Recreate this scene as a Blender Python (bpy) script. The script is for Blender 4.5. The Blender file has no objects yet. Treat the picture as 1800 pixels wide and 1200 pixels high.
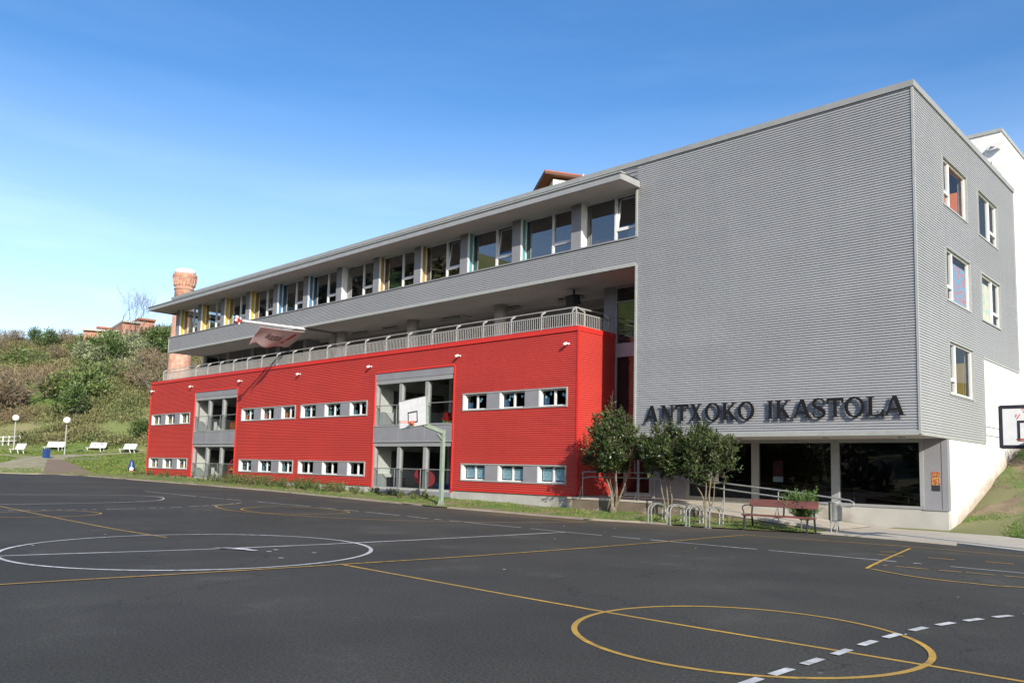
import bpy, math, random
import numpy as np
from math import sin, cos, pi, radians, sqrt, atan2
from mathutils import Vector, Matrix, noise as mnoise

scene = bpy.context.scene
col = scene.collection

# ------------------------------------------------------------------ camera
CAM = Vector((7.45233, -24.47777, 1.6))
YAW, PITCH, ROLL = -0.763731, 0.0971188, 0.0244651
_f = Vector((sin(YAW)*cos(PITCH), cos(YAW)*cos(PITCH), sin(PITCH)))
_r0 = Vector((cos(YAW), -sin(YAW), 0)); _u0 = _r0.cross(_f)
_r = _r0*cos(ROLL) + _u0*sin(ROLL); _u = -_r0*sin(ROLL) + _u0*cos(ROLL)
cam_d = bpy.data.cameras.new('camera'); cam = bpy.data.objects.new('camera', cam_d); col.objects.link(cam)
cam.matrix_world = Matrix(((_r.x, _u.x, -_f.x, CAM.x), (_r.y, _u.y, -_f.y, CAM.y), (_r.z, _u.z, -_f.z, CAM.z), (0, 0, 0, 1)))
cam_d.sensor_fit = 'HORIZONTAL'; cam_d.sensor_width = 36.0; cam_d.lens = 1424.89/1800*36
cam_d.shift_y = 85.2/1800
cam_d.clip_start = 0.1; cam_d.clip_end = 6000
scene.camera = cam

# ------------------------------------------------------------------ sun, sky, exposure
SUN_AZ, SUN_EL = radians(30), radians(24.3)        # azimuth from +X towards -Y
sdir = Vector((cos(SUN_AZ)*cos(SUN_EL), -sin(SUN_AZ)*cos(SUN_EL), sin(SUN_EL)))
sun_d = bpy.data.lights.new('sun', 'SUN'); sun_d.energy = 4.3; sun_d.angle = radians(0.5); sun_d.color = (1.0, 0.94, 0.84)
sun = bpy.data.objects.new('sun', sun_d); col.objects.link(sun)
sun.rotation_euler = sdir.to_track_quat('Z', 'Y').to_euler()
world = bpy.data.worlds.new('World'); scene.world = world; world.use_nodes = True
wn = world.node_tree.nodes; wl = world.node_tree.links
wn.clear()
wo = wn.new('ShaderNodeOutputWorld'); wb = wn.new('ShaderNodeBackground'); wb.inputs['Strength'].default_value = 0.132
sky = wn.new('ShaderNodeTexSky'); sky.sky_type = 'NISHITA'; sky.sun_disc = False
sky.sun_elevation = SUN_EL; sky.sun_rotation = atan2(sdir.x, sdir.y)
sky.air_density = 1.0; sky.dust_density = 1.0; sky.ozone_density = 1.2; sky.altitude = 0
hs = wn.new('ShaderNodeHueSaturation'); hs.inputs['Saturation'].default_value = 1.36; hs.inputs['Hue'].default_value = 0.507
wl.new(sky.outputs[0], hs.inputs['Color'])
# thin cirrus low in the sky
tc = wn.new('ShaderNodeTexCoord'); sep = wn.new('ShaderNodeSeparateXYZ'); wl.new(tc.outputs['Generated'], sep.inputs[0])
mp = wn.new('ShaderNodeMapping'); mp.inputs['Scale'].default_value = (1.3, 1.3, 9.0); mp.inputs['Rotation'].default_value = (0.10, 0.06, 0.3)
wl.new(tc.outputs['Generated'], mp.inputs[0])
nz = wn.new('ShaderNodeTexNoise'); nz.inputs['Scale'].default_value = 2.2; nz.inputs['Detail'].default_value = 5; nz.inputs['Roughness'].default_value = 0.5
wl.new(mp.outputs[0], nz.inputs['Vector'])
cr = wn.new('ShaderNodeValToRGB'); cr.color_ramp.elements[0].position = 0.47; cr.color_ramp.elements[1].position = 0.78
wl.new(nz.outputs['Fac'], cr.inputs[0])
mr = wn.new('ShaderNodeMapRange'); mr.inputs[1].default_value = 0.02; mr.inputs[2].default_value = 0.36; mr.inputs[3].default_value = 0.34; mr.inputs[4].default_value = 0.03
wl.new(sep.outputs['Z'], mr.inputs[0])
mm = wn.new('ShaderNodeMath'); mm.operation = 'MULTIPLY'; wl.new(cr.outputs[0], mm.inputs[0]); wl.new(mr.outputs[0], mm.inputs[1])
hz = wn.new('ShaderNodeMapRange'); hz.inputs[1].default_value = -.02; hz.inputs[2].default_value = .42; hz.inputs[3].default_value = .46; hz.inputs[4].default_value = 0; wl.new(sep.outputs['Z'], hz.inputs[0])
ad = wn.new('ShaderNodeMath'); ad.operation = 'ADD'; ad.use_clamp = True; wl.new(mm.outputs[0], ad.inputs[0]); wl.new(hz.outputs[0], ad.inputs[1]); mm = ad
mx = wn.new('ShaderNodeMixRGB'); mx.inputs[2].default_value = (6.9, 8.0, 10.0, 1)
wl.new(mm.outputs[0], mx.inputs[0]); wl.new(hs.outputs[0], mx.inputs[1])
wl.new(mx.outputs[0], wb.inputs['Color']); wl.new(wb.outputs[0], wo.inputs['Surface'])
scene.view_settings.view_transform = 'Standard'; scene.view_settings.look = 'None'
scene.view_settings.exposure = 0.66; scene.view_settings.gamma = 1.0; scene.view_settings.use_curve_mapping = False

# ------------------------------------------------------------------ materials
MATS = {}
def mat(name, c, rough=0.6, metal=0.0, c2=None, scale=4.0, detail=4, lo=0.35, hi=0.65, bump=0.0, bscale=None, spec=0.5,
        stretch=(1, 1, 1), rand=0.0, trans=0.0, c3=None, s3=0.3, lo3=0.5, hi3=0.7, coord='Object', sheet=None):
    if name in MATS: return MATS[name]
    m = bpy.data.materials.new(name); m.use_nodes = True; MATS[name] = m
    n = m.node_tree.nodes; l = m.node_tree.links
    b = n['Principled BSDF']; b.inputs['Base Color'].default_value = (*c, 1); b.inputs['Roughness'].default_value = rough
    b.inputs['Metallic'].default_value = metal; b.inputs['Specular IOR Level'].default_value = spec
    last = None
    t = n.new('ShaderNodeTexCoord'); mpn = n.new('ShaderNodeMapping'); mpn.inputs['Scale'].default_value = stretch
    l.new(t.outputs[coord], mpn.inputs[0])
    if c2 is not None:
        tx = n.new('ShaderNodeTexNoise'); tx.inputs['Scale'].default_value = scale; tx.inputs['Detail'].default_value = detail
        l.new(mpn.outputs[0], tx.inputs['Vector'])
        r = n.new('ShaderNodeValToRGB'); r.color_ramp.elements[0].position = lo; r.color_ramp.elements[1].position = hi
        r.color_ramp.elements[0].color = (*c, 1); r.color_ramp.elements[1].color = (*c2, 1)
        l.new(tx.outputs['Fac'], r.inputs[0]); last = r.outputs[0]
    if c3 is not None:
        tx3 = n.new('ShaderNodeTexNoise'); tx3.inputs['Scale'].default_value = s3; tx3.inputs['Detail'].default_value = 5
        l.new(mpn.outputs[0], tx3.inputs['Vector'])
        r3 = n.new('ShaderNodeValToRGB'); r3.color_ramp.elements[0].position = lo3; r3.color_ramp.elements[1].position = hi3
        l.new(tx3.outputs['Fac'], r3.inputs[0])
        m3 = n.new('ShaderNodeMixRGB'); l.new(r3.outputs[0], m3.inputs[0])
        if last: l.new(last, m3.inputs[1])
        else: m3.inputs[1].default_value = (*c, 1)
        m3.inputs[2].default_value = (*c3, 1); last = m3.outputs[0]
    if sheet:
        fl = n.new('ShaderNodeVectorMath'); fl.operation = 'DIVIDE'; fl.inputs[1].default_value = sheet; l.new(t.outputs[coord], fl.inputs[0])
        f2 = n.new('ShaderNodeVectorMath'); f2.operation = 'FLOOR'; l.new(fl.outputs[0], f2.inputs[0])
        wn_ = n.new('ShaderNodeTexWhiteNoise'); l.new(f2.outputs[0], wn_.inputs['Vector'])
        st = n.new('ShaderNodeMapping'); st.inputs['Scale'].default_value = (2.2, 2.2, .10); l.new(t.outputs[coord], st.inputs[0])
        sn = n.new('ShaderNodeTexNoise'); sn.inputs['Scale'].default_value = 1.0; sn.inputs['Detail'].default_value = 6; l.new(st.outputs[0], sn.inputs['Vector'])
        sm_ = n.new('ShaderNodeMapRange'); sm_.inputs[1].default_value = .35; sm_.inputs[2].default_value = .7; sm_.inputs[3].default_value = 1.015; sm_.inputs[4].default_value = .97; l.new(sn.outputs['Fac'], sm_.inputs[0])
        wm = n.new('ShaderNodeMapRange'); wm.inputs[3].default_value = .97; wm.inputs[4].default_value = 1.03; l.new(wn_.outputs['Value'], wm.inputs[0])
        pr_ = n.new('ShaderNodeMath'); pr_.operation = 'MULTIPLY'; l.new(sm_.outputs[0], pr_.inputs[0]); l.new(wm.outputs[0], pr_.inputs[1])
        mu0 = n.new('ShaderNodeVectorMath'); mu0.operation = 'SCALE'; l.new(last, mu0.inputs[0]); l.new(pr_.outputs[0], mu0.inputs['Scale']); last = mu0.outputs[0]
    if rand:
        g = n.new('ShaderNodeNewGeometry'); mr_ = n.new('ShaderNodeMapRange'); mr_.inputs[3].default_value = 1-rand; mr_.inputs[4].default_value = 1+rand
        l.new(g.outputs['Random Per Island'], mr_.inputs[0])
        mu = n.new('ShaderNodeVectorMath'); mu.operation = 'SCALE'
        if last: l.new(last, mu.inputs[0])
        else: mu.inputs[0].default_value = c
        l.new(mr_.outputs[0], mu.inputs['Scale']); last = mu.outputs[0]
    if last: l.new(last, b.inputs['Base Color'])
    if bump:
        tb = n.new('ShaderNodeTexNoise'); tb.inputs['Scale'].default_value = bscale or scale*6; tb.inputs['Detail'].default_value = 3
        l.new(mpn.outputs[0], tb.inputs['Vector'])
        bn = n.new('ShaderNodeBump'); bn.inputs['Strength'].default_value = bump; bn.inputs['Distance'].default_value = 0.02
        l.new(tb.outputs['Fac'], bn.inputs['Height']); l.new(bn.outputs[0], b.inputs['Normal'])
    if trans:
        tr = n.new('ShaderNodeBsdfTranslucent'); mxs = n.new('ShaderNodeMixShader'); mxs.inputs[0].default_value = trans
        if last: l.new(last, tr.inputs['Color'])
        else: tr.inputs['Color'].default_value = (*c, 1)
        l.new(b.outputs[0], mxs.inputs[1]); l.new(tr.outputs[0], mxs.inputs[2])
        l.new(mxs.outputs[0], n['Material Output'].inputs['Surface'])
    return m

def glass_mat(name, tint, ior=1.55, boost=1.0):
    m = bpy.data.materials.new(name); m.use_nodes = True; MATS[name] = m
    n = m.node_tree.nodes; l = m.node_tree.links; n.clear()
    o = n.new('ShaderNodeOutputMaterial'); mxs = n.new('ShaderNodeMixShader'); f = n.new('ShaderNodeFresnel'); f.inputs['IOR'].default_value = ior
    t = n.new('ShaderNodeBsdfTransparent'); t.inputs['Color'].default_value = (*tint, 1)
    g = n.new('ShaderNodeBsdfGlossy'); g.inputs['Roughness'].default_value = 0.01; g.inputs['Color'].default_value = (.95, .97, 1, 1)
    mu = n.new('ShaderNodeMath'); mu.operation = 'MULTIPLY'; mu.inputs[1].default_value = boost; mu.use_clamp = True
    l.new(f.outputs[0], mu.inputs[0]); l.new(mu.outputs[0], mxs.inputs[0]); l.new(t.outputs[0], mxs.inputs[1]); l.new(g.outputs[0], mxs.inputs[2])
    l.new(mxs.outputs[0], o.inputs['Surface'])
    return m
GLASS = glass_mat('window_glass', (.70, .74, .74), 1.55, 1.7)
GLASS_U = glass_mat('upper_glass', (.70, .74, .74), 1.55, 3.6)
GLASS_D = glass_mat('small_pane_glass', (.8, .84, .84), 1.45, .55)
GLASS_C = glass_mat('clear_glass', (.9, .93, .93), 1.45, .45)

GRAY = mat('gray_metal', (.375, .38, .39), .5, .1, (.355, .36, .37), 0.6, 5, .3, .7, stretch=(.5, .5, 2), sheet=(6.0, 6.0, 1.0))
COPE = mat('coping_sheet', (.29, .295, .285), .5, .1, (.26, .265, .255), 3, 3)
GRAYP = mat('gray_panel', (.255, .255, .27), .5, .1, (.225, .225, .24), 1.2, 3)
TRIM = mat('light_trim', (.36, .37, .35), .45, .1, (.32, .33, .315), 3, 3)
ROOFM = mat('roof_sheet', (.33, .34, .35), .5, .2, (.29, .3, .31), 2, 4)
RED = mat('red_metal', (.52, .055, .043), .55, 0, (.47, .05, .04), 0.9, 6, .3, .75, stretch=(.35, .35, 1.2), c3=(.54, .05, .045), s3=.8, lo3=.55, hi3=.8, sheet=(6.5, 6.5, 1.05))
REDT = mat('red_trim', (.56, .03, .024), .4, 0, (.5, .03, .024), 1.5, 3)
WHITEF = mat('white_frame', (.68, .68, .68), .4, 0, (.62, .62, .62), 2, 3)
FRAMEG = mat('gray_frame', (.31, .315, .315), .45, .1, (.275, .28, .28), 2, 3)
SOFF = mat('soffit_paint', (.50, .465, .445), .8, 0, (.44, .41, .395), .8, 5)
CONC = mat('concrete', (.42, .41, .38), .85, 0, (.34, .33, .30), 1.2, 6, .3, .7, .25, 40, c3=(.24, .21, .17), s3=.7, lo3=.58, hi3=.75)
RAMPC = mat('stained_shaded_concrete', (.20, .165, .12), .9, 0, (.115, .085, .055), 1.1, 6, .35, .65, .3, 30, c3=(.33, .31, .27), s3=2.2, lo3=.6, hi3=.7)  # soil-stained concrete; the trees' shade on its front is mixed into the brown
PAVE = mat('pavement_concrete', (.47, .425, .35), .85, 0, (.39, .355, .295), 1.6, 6, .3, .7, .2, 60)
PLAST = mat('white_plaster', (.70, .695, .68), .85, 0, (.62, .61, .59), .7, 6, .3, .7, .06, 30, c3=(.60, .585, .55), s3=.35, lo3=.62, hi3=.85, stretch=(1, 1, .45))
INNER = mat('interior_paint', (.55, .545, .52), .8, 0, (.5, .495, .47), 1.5, 3)
INNERW = mat('interior_white', (.74, .74, .70), .8, 0, (.70, .70, .66), 1.5, 3)
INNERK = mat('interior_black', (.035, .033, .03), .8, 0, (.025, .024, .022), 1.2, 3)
INNERM = mat('interior_mid', (.20, .195, .18), .8, 0, (.16, .155, .145), 1.2, 3)
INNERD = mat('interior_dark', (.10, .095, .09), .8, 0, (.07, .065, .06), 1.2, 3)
FLOORI = mat('interior_floor', (.20, .17, .14), .5, 0, (.16, .135, .11), 2, 3)
MAROON = mat('maroon_panel', (.09, .02, .02), .6, 0, (.07, .018, .018), 2, 2)
YEL = mat('yellow_panel', (.52, .36, .03), .6, 0, (.46, .32, .03), 2, 2)
ORG = mat('ochre_panel', (.30, .20, .06), .6, 0, (.27, .18, .05), 2, 2)
CYA = mat('turquoise_panel', (.07, .26, .29), .6, 0, (.06, .23, .26), 2, 2)
BLU = mat('blue_panel', (.04, .17, .34), .6, 0, (.04, .15, .30), 2, 2)
ORANGE = mat('orange_panel', (.70, .20, .05), .7, 0, (.6, .17, .05), 2, 2)
LETTER = mat('letter_paint', (.008, .008, .010), .75, 0, (.012, .012, .014), 5, 2, spec=.2)
GALV = mat('galvanised_steel', (.35, .36, .345), .45, .45, (.27, .28, .27), 8, 3)
STEELW = mat('painted_rail', (.40, .395, .38), .45, .2, (.35, .345, .335), 6, 3)
BLACKI = mat('black_iron', (.02, .02, .022), .5, 0, (.03, .03, .03), 6, 2)
BENCHW = mat('bench_wood', (.17, .062, .048), .6, 0, (.11, .042, .035), 5, 5, .3, .7, .15, 30, stretch=(.3, 4, 4), c3=(.36, .09, .10), s3=1.6, lo3=.6, hi3=.72)
WHITEP = mat('white_paint', (.74, .74, .73), .5, 0, (.66, .66, .65), 5, 4)
GREENP = mat('pale_green_paint', (.23, .285, .235), .5, 0, (.18, .235, .19), 6, 5, .35, .65, c3=(.22, .13, .08), s3=2.5, lo3=.66, hi3=.72)
BLACKP = mat('black_paint', (.022, .022, .03), .5, 0, (.03, .03, .04), 6, 2)
RIM = mat('orange_rim', (.65, .13, .06), .45, 0, (.55, .11, .05), 9, 3)
BLUEPL = mat('blue_plastic', (.02, .055, .20), .4, 0, (.02, .05, .17), 4, 2)
DKRED = mat('dark_red_board', (.27, .025, .035), .5, 0, (.23, .022, .03), 4, 2)
REDPL = mat('red_plastic', (.55, .03, .03), .35, 0, (.48, .03, .03), 4, 2)
YELPL = mat('yellow_plastic', (.75, .55, .04), .35, 0, (.7, .5, .04), 4, 2)
GRNPL = mat('green_plastic', (.10, .45, .12), .35, 0, (.1, .4, .12), 4, 2)
PAPER = mat('paper', (.72, .74, .74), .8, 0, (.66, .68, .69), 8, 3)
PAPERB = mat('drawn_paper', (.50, .70, .76), .8, 0, (.22, .46, .58), 9, 5, .52, .60, coord='Generated')
STICK = mat('blue_sticker', (.35, .68, .78), .7, 0, (.30, .62, .72), 8, 2)
CLOTH = mat('flag_cloth', (.66, .53, .53), .85, 0, (.60, .48, .48), 3, 3, trans=.35)  # white cloth, its pinkish tone in backlit shade put into the colour
FLAGD = mat('flag_print', (.06, .05, .05), .85); FLAGR = mat('flag_red_print', (.45, .02, .04), .85)
BARKL = mat('pale_bark', (.20, .165, .11), .85, 0, (.095, .08, .052), 6, 5, .35, .65, .3, 30)
BARKG = mat('gray_bark', (.15, .125, .115), .9, 0, (.10, .085, .075), 5, 4)
LEAFD = mat('glossy_leaf', (.034, .054, .017), .36, 0, (.065, .088, .030), 2.2, 3, .4, .62, rand=.35, trans=.12, c3=(.11, .045, .02), s3=1.3, lo3=.72, hi3=.76, spec=.3)
LEAFG = mat('mid_green_leaf', (.10, .155, .04), .6, 0, (.15, .19, .06), .5, 3, rand=.35, trans=.2)
LEAFE = mat('evergreen_leaf', (.060, .105, .028), .55, 0, (.10, .15, .042), .6, 3, rand=.35, trans=.15)
LEAFP = mat('pale_silver_leaf', (.30, .34, .20), .6, 0, (.22, .26, .12), .6, 3, rand=.3, trans=.2)
LEAFB = mat('brown_twig', (.21, .16, .10), .85, 0, (.16, .13, .075), .5, 3, rand=.4, trans=.1)
LEAFS = mat('scrub_leaf', (.20, .185, .085), .8, 0, (.145, .175, .06), .13, 5, .38, .62, rand=.4, trans=.15, c3=(.215, .165, .095), s3=.09, lo3=.5, hi3=.62)
LEAFC = mat('cypress_leaf', (.07, .13, .025), .6, 0, (.10, .17, .04), 3, 3, rand=.4, trans=.15)
LEAFW = mat('winter_wood', (.028, .030, .014), .8, 0, (.045, .036, .02), .05, 4, rand=.4)
WEED = mat('weed_leaf', (.075, .115, .025), .6, 0, (.14, .13, .05), 1.2, 4, .42, .6, rand=.4, trans=.2)
BLADE = mat('grass_blade', (.12, .20, .03), .6, 0, (.21, .23, .065), .8, 4, .4, .65, rand=.35, trans=.25)
TERR = mat('hill_soil', (.15, .17, .05), .95, 0, (.24, .20, .11), .12, 6, .35, .65, .5, 3, c3=(.11, .17, .035), s3=.07, lo3=.42, hi3=.60)
VERG = mat('verge_soil', (.085, .15, .025), .95, 0, (.15, .15, .05), 1.1, 6, .4, .62, .4, 20, c3=(.22, .165, .105), s3=.8, lo3=.52, hi3=.64)
DIRT = mat('bank_soil', (.25, .185, .115), .95, 0, (.17, .125, .08), 1.3, 6, .35, .65, .5, 14, c3=(.10, .17, .03), s3=.42, lo3=.44, hi3=.54)
GRAVEL = mat('gravel', (.36, .315, .21), .95, 0, (.22, .21, .10), 1.2, 6, .3, .7, .3, 40)
DIRTP = mat('bare_soil', (.22, .155, .105), .95, 0, (.17, .125, .08), .8, 6, .3, .7, .3, 20)
KERB = mat('kerb_stone', (.34, .29, .225), .9, 0, (.25, .21, .16), 1.5, 5, .3, .7, .3, 30)
TILE = mat('roof_tile', (.30, .10, .06), .8, 0, (.24, .085, .05), 3, 4)
BROWNW = mat('brown_wood', (.12, .055, .04), .7, 0, (.10, .045, .035), 3, 4)
GLOBE = mat('lamp_globe', (.80, .80, .74), .35, 0, (.78, .78, .72), 2, 2)
LWHITE = mat('worn_white_line', (.66, .66, .64), .75, 0, (.20, .198, .19), 7, 8, .48, .72, c3=(.42, .42, .41), s3=.8, lo3=.40, hi3=.62)
LYEL = mat('worn_yellow_line', (.56, .33, .05), .75, 0, (.18, .125, .04), 7, 8, .48, .72, c3=(.38, .235, .05), s3=.7, lo3=.40, hi3=.62)
POSTA = mat('poster_print', (.34, .06, .03), .5, 0, (.50, .27, .06), 5, 3, .42, .6, c3=(.10, .08, .07), s3=4, lo3=.55, hi3=.6, coord='Generated')
POSTB = mat('poster_red', (.40, .05, .05), .5, 0, (.10, .09, .10), 4, 3, .45, .55, coord='Generated')
TOYPALE = mat('pale_print', (.60, .50, .35), .6, 0, (.35, .45, .38), 5, 3, .42, .58, c3=(.62, .22, .18), s3=3, lo3=.56, hi3=.62, coord='Generated')
TOYPRINT = mat('toy_print', (.45, .12, .10), .6, 0, (.08, .30, .45), 9, 3, .42, .55, coord='Generated')

def asphalt_mat():
    m = bpy.data.materials.new('asphalt'); m.use_nodes = True
    n = m.node_tree.nodes; l = m.node_tree.links; b = n['Principled BSDF']; b.inputs['Roughness'].default_value = .88
    b.inputs['Specular IOR Level'].default_value = .3
    t = n.new('ShaderNodeTexCoord')
    def nz_(s, d, lo, hi, ca, cb, r=.6):
        x = n.new('ShaderNodeTexNoise'); x.inputs['Scale'].default_value = s; x.inputs['Detail'].default_value = d; x.inputs['Roughness'].default_value = r
        l.new(t.outputs['Object'], x.inputs['Vector'])
        rr = n.new('ShaderNodeValToRGB'); rr.color_ramp.elements[0].position = lo; rr.color_ramp.elements[1].position = hi
        rr.color_ramp.elements[0].color = (*ca, 1); rr.color_ramp.elements[1].color = (*cb, 1); l.new(x.outputs['Fac'], rr.inputs[0]); return rr.outputs[0]
    base = nz_(.28, 7, .32, .70, (.0335, .0325, .0285), (.054, .0525, .046), .62)
    worn = nz_(.55, 7, .57, .76, (0, 0, 0), (.8, .8, .8), .7)
    mx1 = n.new('ShaderNodeMixRGB'); l.new(worn, mx1.inputs[0]); l.new(base, mx1.inputs[1]); mx1.inputs[2].default_value = (.086, .083, .073, 1)
    patch = nz_(.16, 3, .56, .60, (0, 0, 0), (.55, .55, .55))
    mx1b = n.new('ShaderNodeMixRGB'); l.new(patch, mx1b.inputs[0]); l.new(mx1.outputs[0], mx1b.inputs[1]); mx1b.inputs[2].default_value = (.034, .0325, .0300, 1)
    grain = nz_(34, 4, .30, .72, (.30, .30, .30), (2.05, 2.05, 2.0), .8)
    mu = n.new('ShaderNodeMixRGB'); mu.blend_type = 'MULTIPLY'; mu.inputs[0].default_value = 1; l.new(mx1b.outputs[0], mu.inputs[1]); l.new(grain, mu.inputs[2])
    # hairline cracks
    vc = n.new('ShaderNodeTexVoronoi'); vc.feature = 'DISTANCE_TO_EDGE'; vc.inputs['Scale'].default_value = .17
    dw = n.new('ShaderNodeTexNoise'); dw.inputs['Scale'].default_value = .9; dw.inputs['Detail'].default_value = 6; l.new(t.outputs['Object'], dw.inputs['Vector'])
    dv_ = n.new('ShaderNodeVectorMath'); dv_.operation = 'MULTIPLY_ADD'; dv_.inputs[1].default_value = (1.6, 1.6, 0); l.new(dw.outputs['Color'], dv_.inputs[0]); l.new(t.outputs['Object'], dv_.inputs[2]); l.new(dv_.outputs[0], vc.inputs['Vector'])
    ck = n.new('ShaderNodeMapRange'); ck.inputs[1].default_value = .0; ck.inputs[2].default_value = .0035; ck.inputs[3].default_value = .55; ck.inputs[4].default_value = 1; l.new(vc.outputs['Distance'], ck.inputs[0])
    mu2 = n.new('ShaderNodeVectorMath'); mu2.operation = 'SCALE'; l.new(mu.outputs[0], mu2.inputs[0]); l.new(ck.outputs[0], mu2.inputs['Scale'])
    mu = mu2
    # pale specks (chewing gum, chips of litter trodden in)
    v = n.new('ShaderNodeTexVoronoi'); v.inputs['Scale'].default_value = 1.1; l.new(t.outputs['Object'], v.inputs['Vector'])
    vr = n.new('ShaderNodeValToRGB'); vr.color_ramp.elements[0].position = .020; vr.color_ramp.elements[1].position = .034
    vr.color_ramp.elements[0].color = (1, 1, 1, 1); vr.color_ramp.elements[1].color = (0, 0, 0, 1); l.new(v.outputs['Distance'], vr.inputs[0])
    msk = nz_(.6, 2, .52, .56, (0, 0, 0), (.7, .7, .7)); mk = n.new('ShaderNodeMath'); mk.operation = 'MULTIPLY'; l.new(vr.outputs[0], mk.inputs[0]); l.new(msk, mk.inputs[1])
    mx2 = n.new('ShaderNodeMixRGB'); l.new(mk.outputs[0], mx2.inputs[0]); l.new(mu.outputs[0], mx2.inputs[1]); mx2.inputs[2].default_value = (.22, .21, .19, 1)
    # brown earth washed from the verge over the edge of the court
    sp = n.new('ShaderNodeSeparateXYZ'); l.new(t.outputs['Object'], sp.inputs[0])
    my = n.new('ShaderNodeMapRange'); my.inputs[1].default_value = -5.6; my.inputs[2].default_value = -3.2; l.new(sp.outputs['Y'], my.inputs[0])
    ax = n.new('ShaderNodeMath'); ax.operation = 'ADD'; ax.inputs[1].default_value = 9.5; l.new(sp.outputs['X'], ax.inputs[0])
    ab = n.new('ShaderNodeMath'); ab.operation = 'ABSOLUTE'; l.new(ax.outputs[0], ab.inputs[0])
    mxr = n.new('ShaderNodeMapRange'); mxr.inputs[1].default_value = 3; mxr.inputs[2].default_value = 7; mxr.inputs[3].default_value = 1; mxr.inputs[4].default_value = .25; l.new(ab.outputs[0], mxr.inputs[0])
    dn = nz_(1.2, 5, .3, .7, (.25, .25, .25), (1, 1, 1))
    d1 = n.new('ShaderNodeMath'); d1.operation = 'MULTIPLY'; l.new(my.outputs[0], d1.inputs[0]); l.new(mxr.outputs[0], d1.inputs[1])
    d2 = n.new('ShaderNodeMath'); d2.operation = 'MULTIPLY'; l.new(d1.outputs[0], d2.inputs[0]); l.new(dn, d2.inputs[1])
    mx3 = n.new('ShaderNodeMixRGB'); l.new(d2.outputs[0], mx3.inputs[0]); l.new(mx2.outputs[0], mx3.inputs[1]); mx3.inputs[2].default_value = (.13, .095, .06, 1)
    l.new(mx3.outputs[0], b.inputs['Base Color'])
    tb = n.new('ShaderNodeTexNoise'); tb.inputs['Scale'].default_value = 60; l.new(t.outputs['Object'], tb.inputs['Vector'])
    bn = n.new('ShaderNodeBump'); bn.inputs['Strength'].default_value = .5; bn.inputs['Distance'].default_value = .01; l.new(tb.outputs['Fac'], bn.inputs['Height']); l.new(bn.outputs[0], b.inputs['Normal'])
    return m
ASPH = asphalt_mat()

def splash_wall():
    m = PLAST.copy(); m.name = 'splashed_plaster'; n = m.node_tree.nodes; l = m.node_tree.links; b = n['Principled BSDF']; src = b.inputs['Base Color'].links[0].from_socket
    t = n.new('ShaderNodeTexCoord'); sp = n.new('ShaderNodeSeparateXYZ'); l.new(t.outputs['Object'], sp.inputs[0])
    k = n.new('ShaderNodeMath'); k.operation = 'MULTIPLY_ADD'; k.inputs[1].default_value = -.315; k.inputs[2].default_value = .93; l.new(sp.outputs['Y'], k.inputs[0])
    h = n.new('ShaderNodeMath'); h.operation = 'ADD'; l.new(k.outputs[0], h.inputs[0]); l.new(sp.outputs['Z'], h.inputs[1])
    x = n.new('ShaderNodeTexNoise'); x.inputs['Scale'].default_value = 2.4; x.inputs['Detail'].default_value = 7; l.new(t.outputs['Object'], x.inputs['Vector'])
    j = n.new('ShaderNodeMath'); j.operation = 'MULTIPLY_ADD'; j.inputs[1].default_value = -1.0; l.new(x.outputs['Fac'], j.inputs[0]); l.new(h.outputs[0], j.inputs[2])
    r = n.new('ShaderNodeMapRange'); r.inputs[1].default_value = -.40; r.inputs[2].default_value = .15; r.inputs[3].default_value = .85; r.inputs[4].default_value = 0; l.new(j.outputs[0], r.inputs[0])
    mx_ = n.new('ShaderNodeMixRGB'); l.new(r.outputs[0], mx_.inputs[0]); l.new(src, mx_.inputs[1]); mx_.inputs[2].default_value = (.33, .26, .19, 1); l.new(mx_.outputs[0], b.inputs['Base Color']); return m
WALLE = splash_wall()
def brick_mat(name, c1, c2, mortar, scale):
    m = bpy.data.materials.new(name); m.use_nodes = True; n = m.node_tree.nodes; l = m.node_tree.links; b = n['Principled BSDF']; b.inputs['Roughness'].default_value = .9
    t = n.new('ShaderNodeTexCoord'); s = n.new('ShaderNodeSeparateXYZ'); l.new(t.outputs['Object'], s.inputs[0])
    a = n.new('ShaderNodeMath'); a.operation = 'ADD'; l.new(s.outputs['X'], a.inputs[0]); l.new(s.outputs['Y'], a.inputs[1])
    cb = n.new('ShaderNodeCombineXYZ'); l.new(a.outputs[0], cb.inputs['X']); l.new(s.outputs['Z'], cb.inputs['Y'])
    k = n.new('ShaderNodeTexBrick'); k.inputs['Scale'].default_value = scale; k.inputs['Color1'].default_value = (*c1, 1); k.inputs['Color2'].default_value = (*c2, 1); k.inputs['Mortar'].default_value = (*mortar, 1)
    k.inputs['Mortar Size'].default_value = .03; l.new(cb.outputs[0], k.inputs['Vector'])
    x = n.new('ShaderNodeTexNoise'); x.inputs['Scale'].default_value = 2.5; x.inputs['Detail'].default_value = 6; l.new(t.outputs['Object'], x.inputs['Vector'])
    r = n.new('ShaderNodeValToRGB'); r.color_ramp.elements[0].position = .45; r.color_ramp.elements[1].position = .68; l.new(x.outputs['Fac'], r.inputs[0])
    mx_ = n.new('ShaderNodeMixRGB'); l.new(r.outputs[0], mx_.inputs[0]); l.new(k.outputs['Color'], mx_.inputs[1]); mx_.inputs[2].default_value = (*mortar, 1)
    l.new(mx_.outputs[0], b.inputs['Base Color']); return m
BRICK = brick_mat('chimney_brick', (.40, .15, .09), (.33, .12, .075), (.46, .33, .25), 3.0)
BRICKH = brick_mat('house_brick', (.36, .14, .09), (.30, .12, .08), (.38, .25, .19), 2.0)

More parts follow.
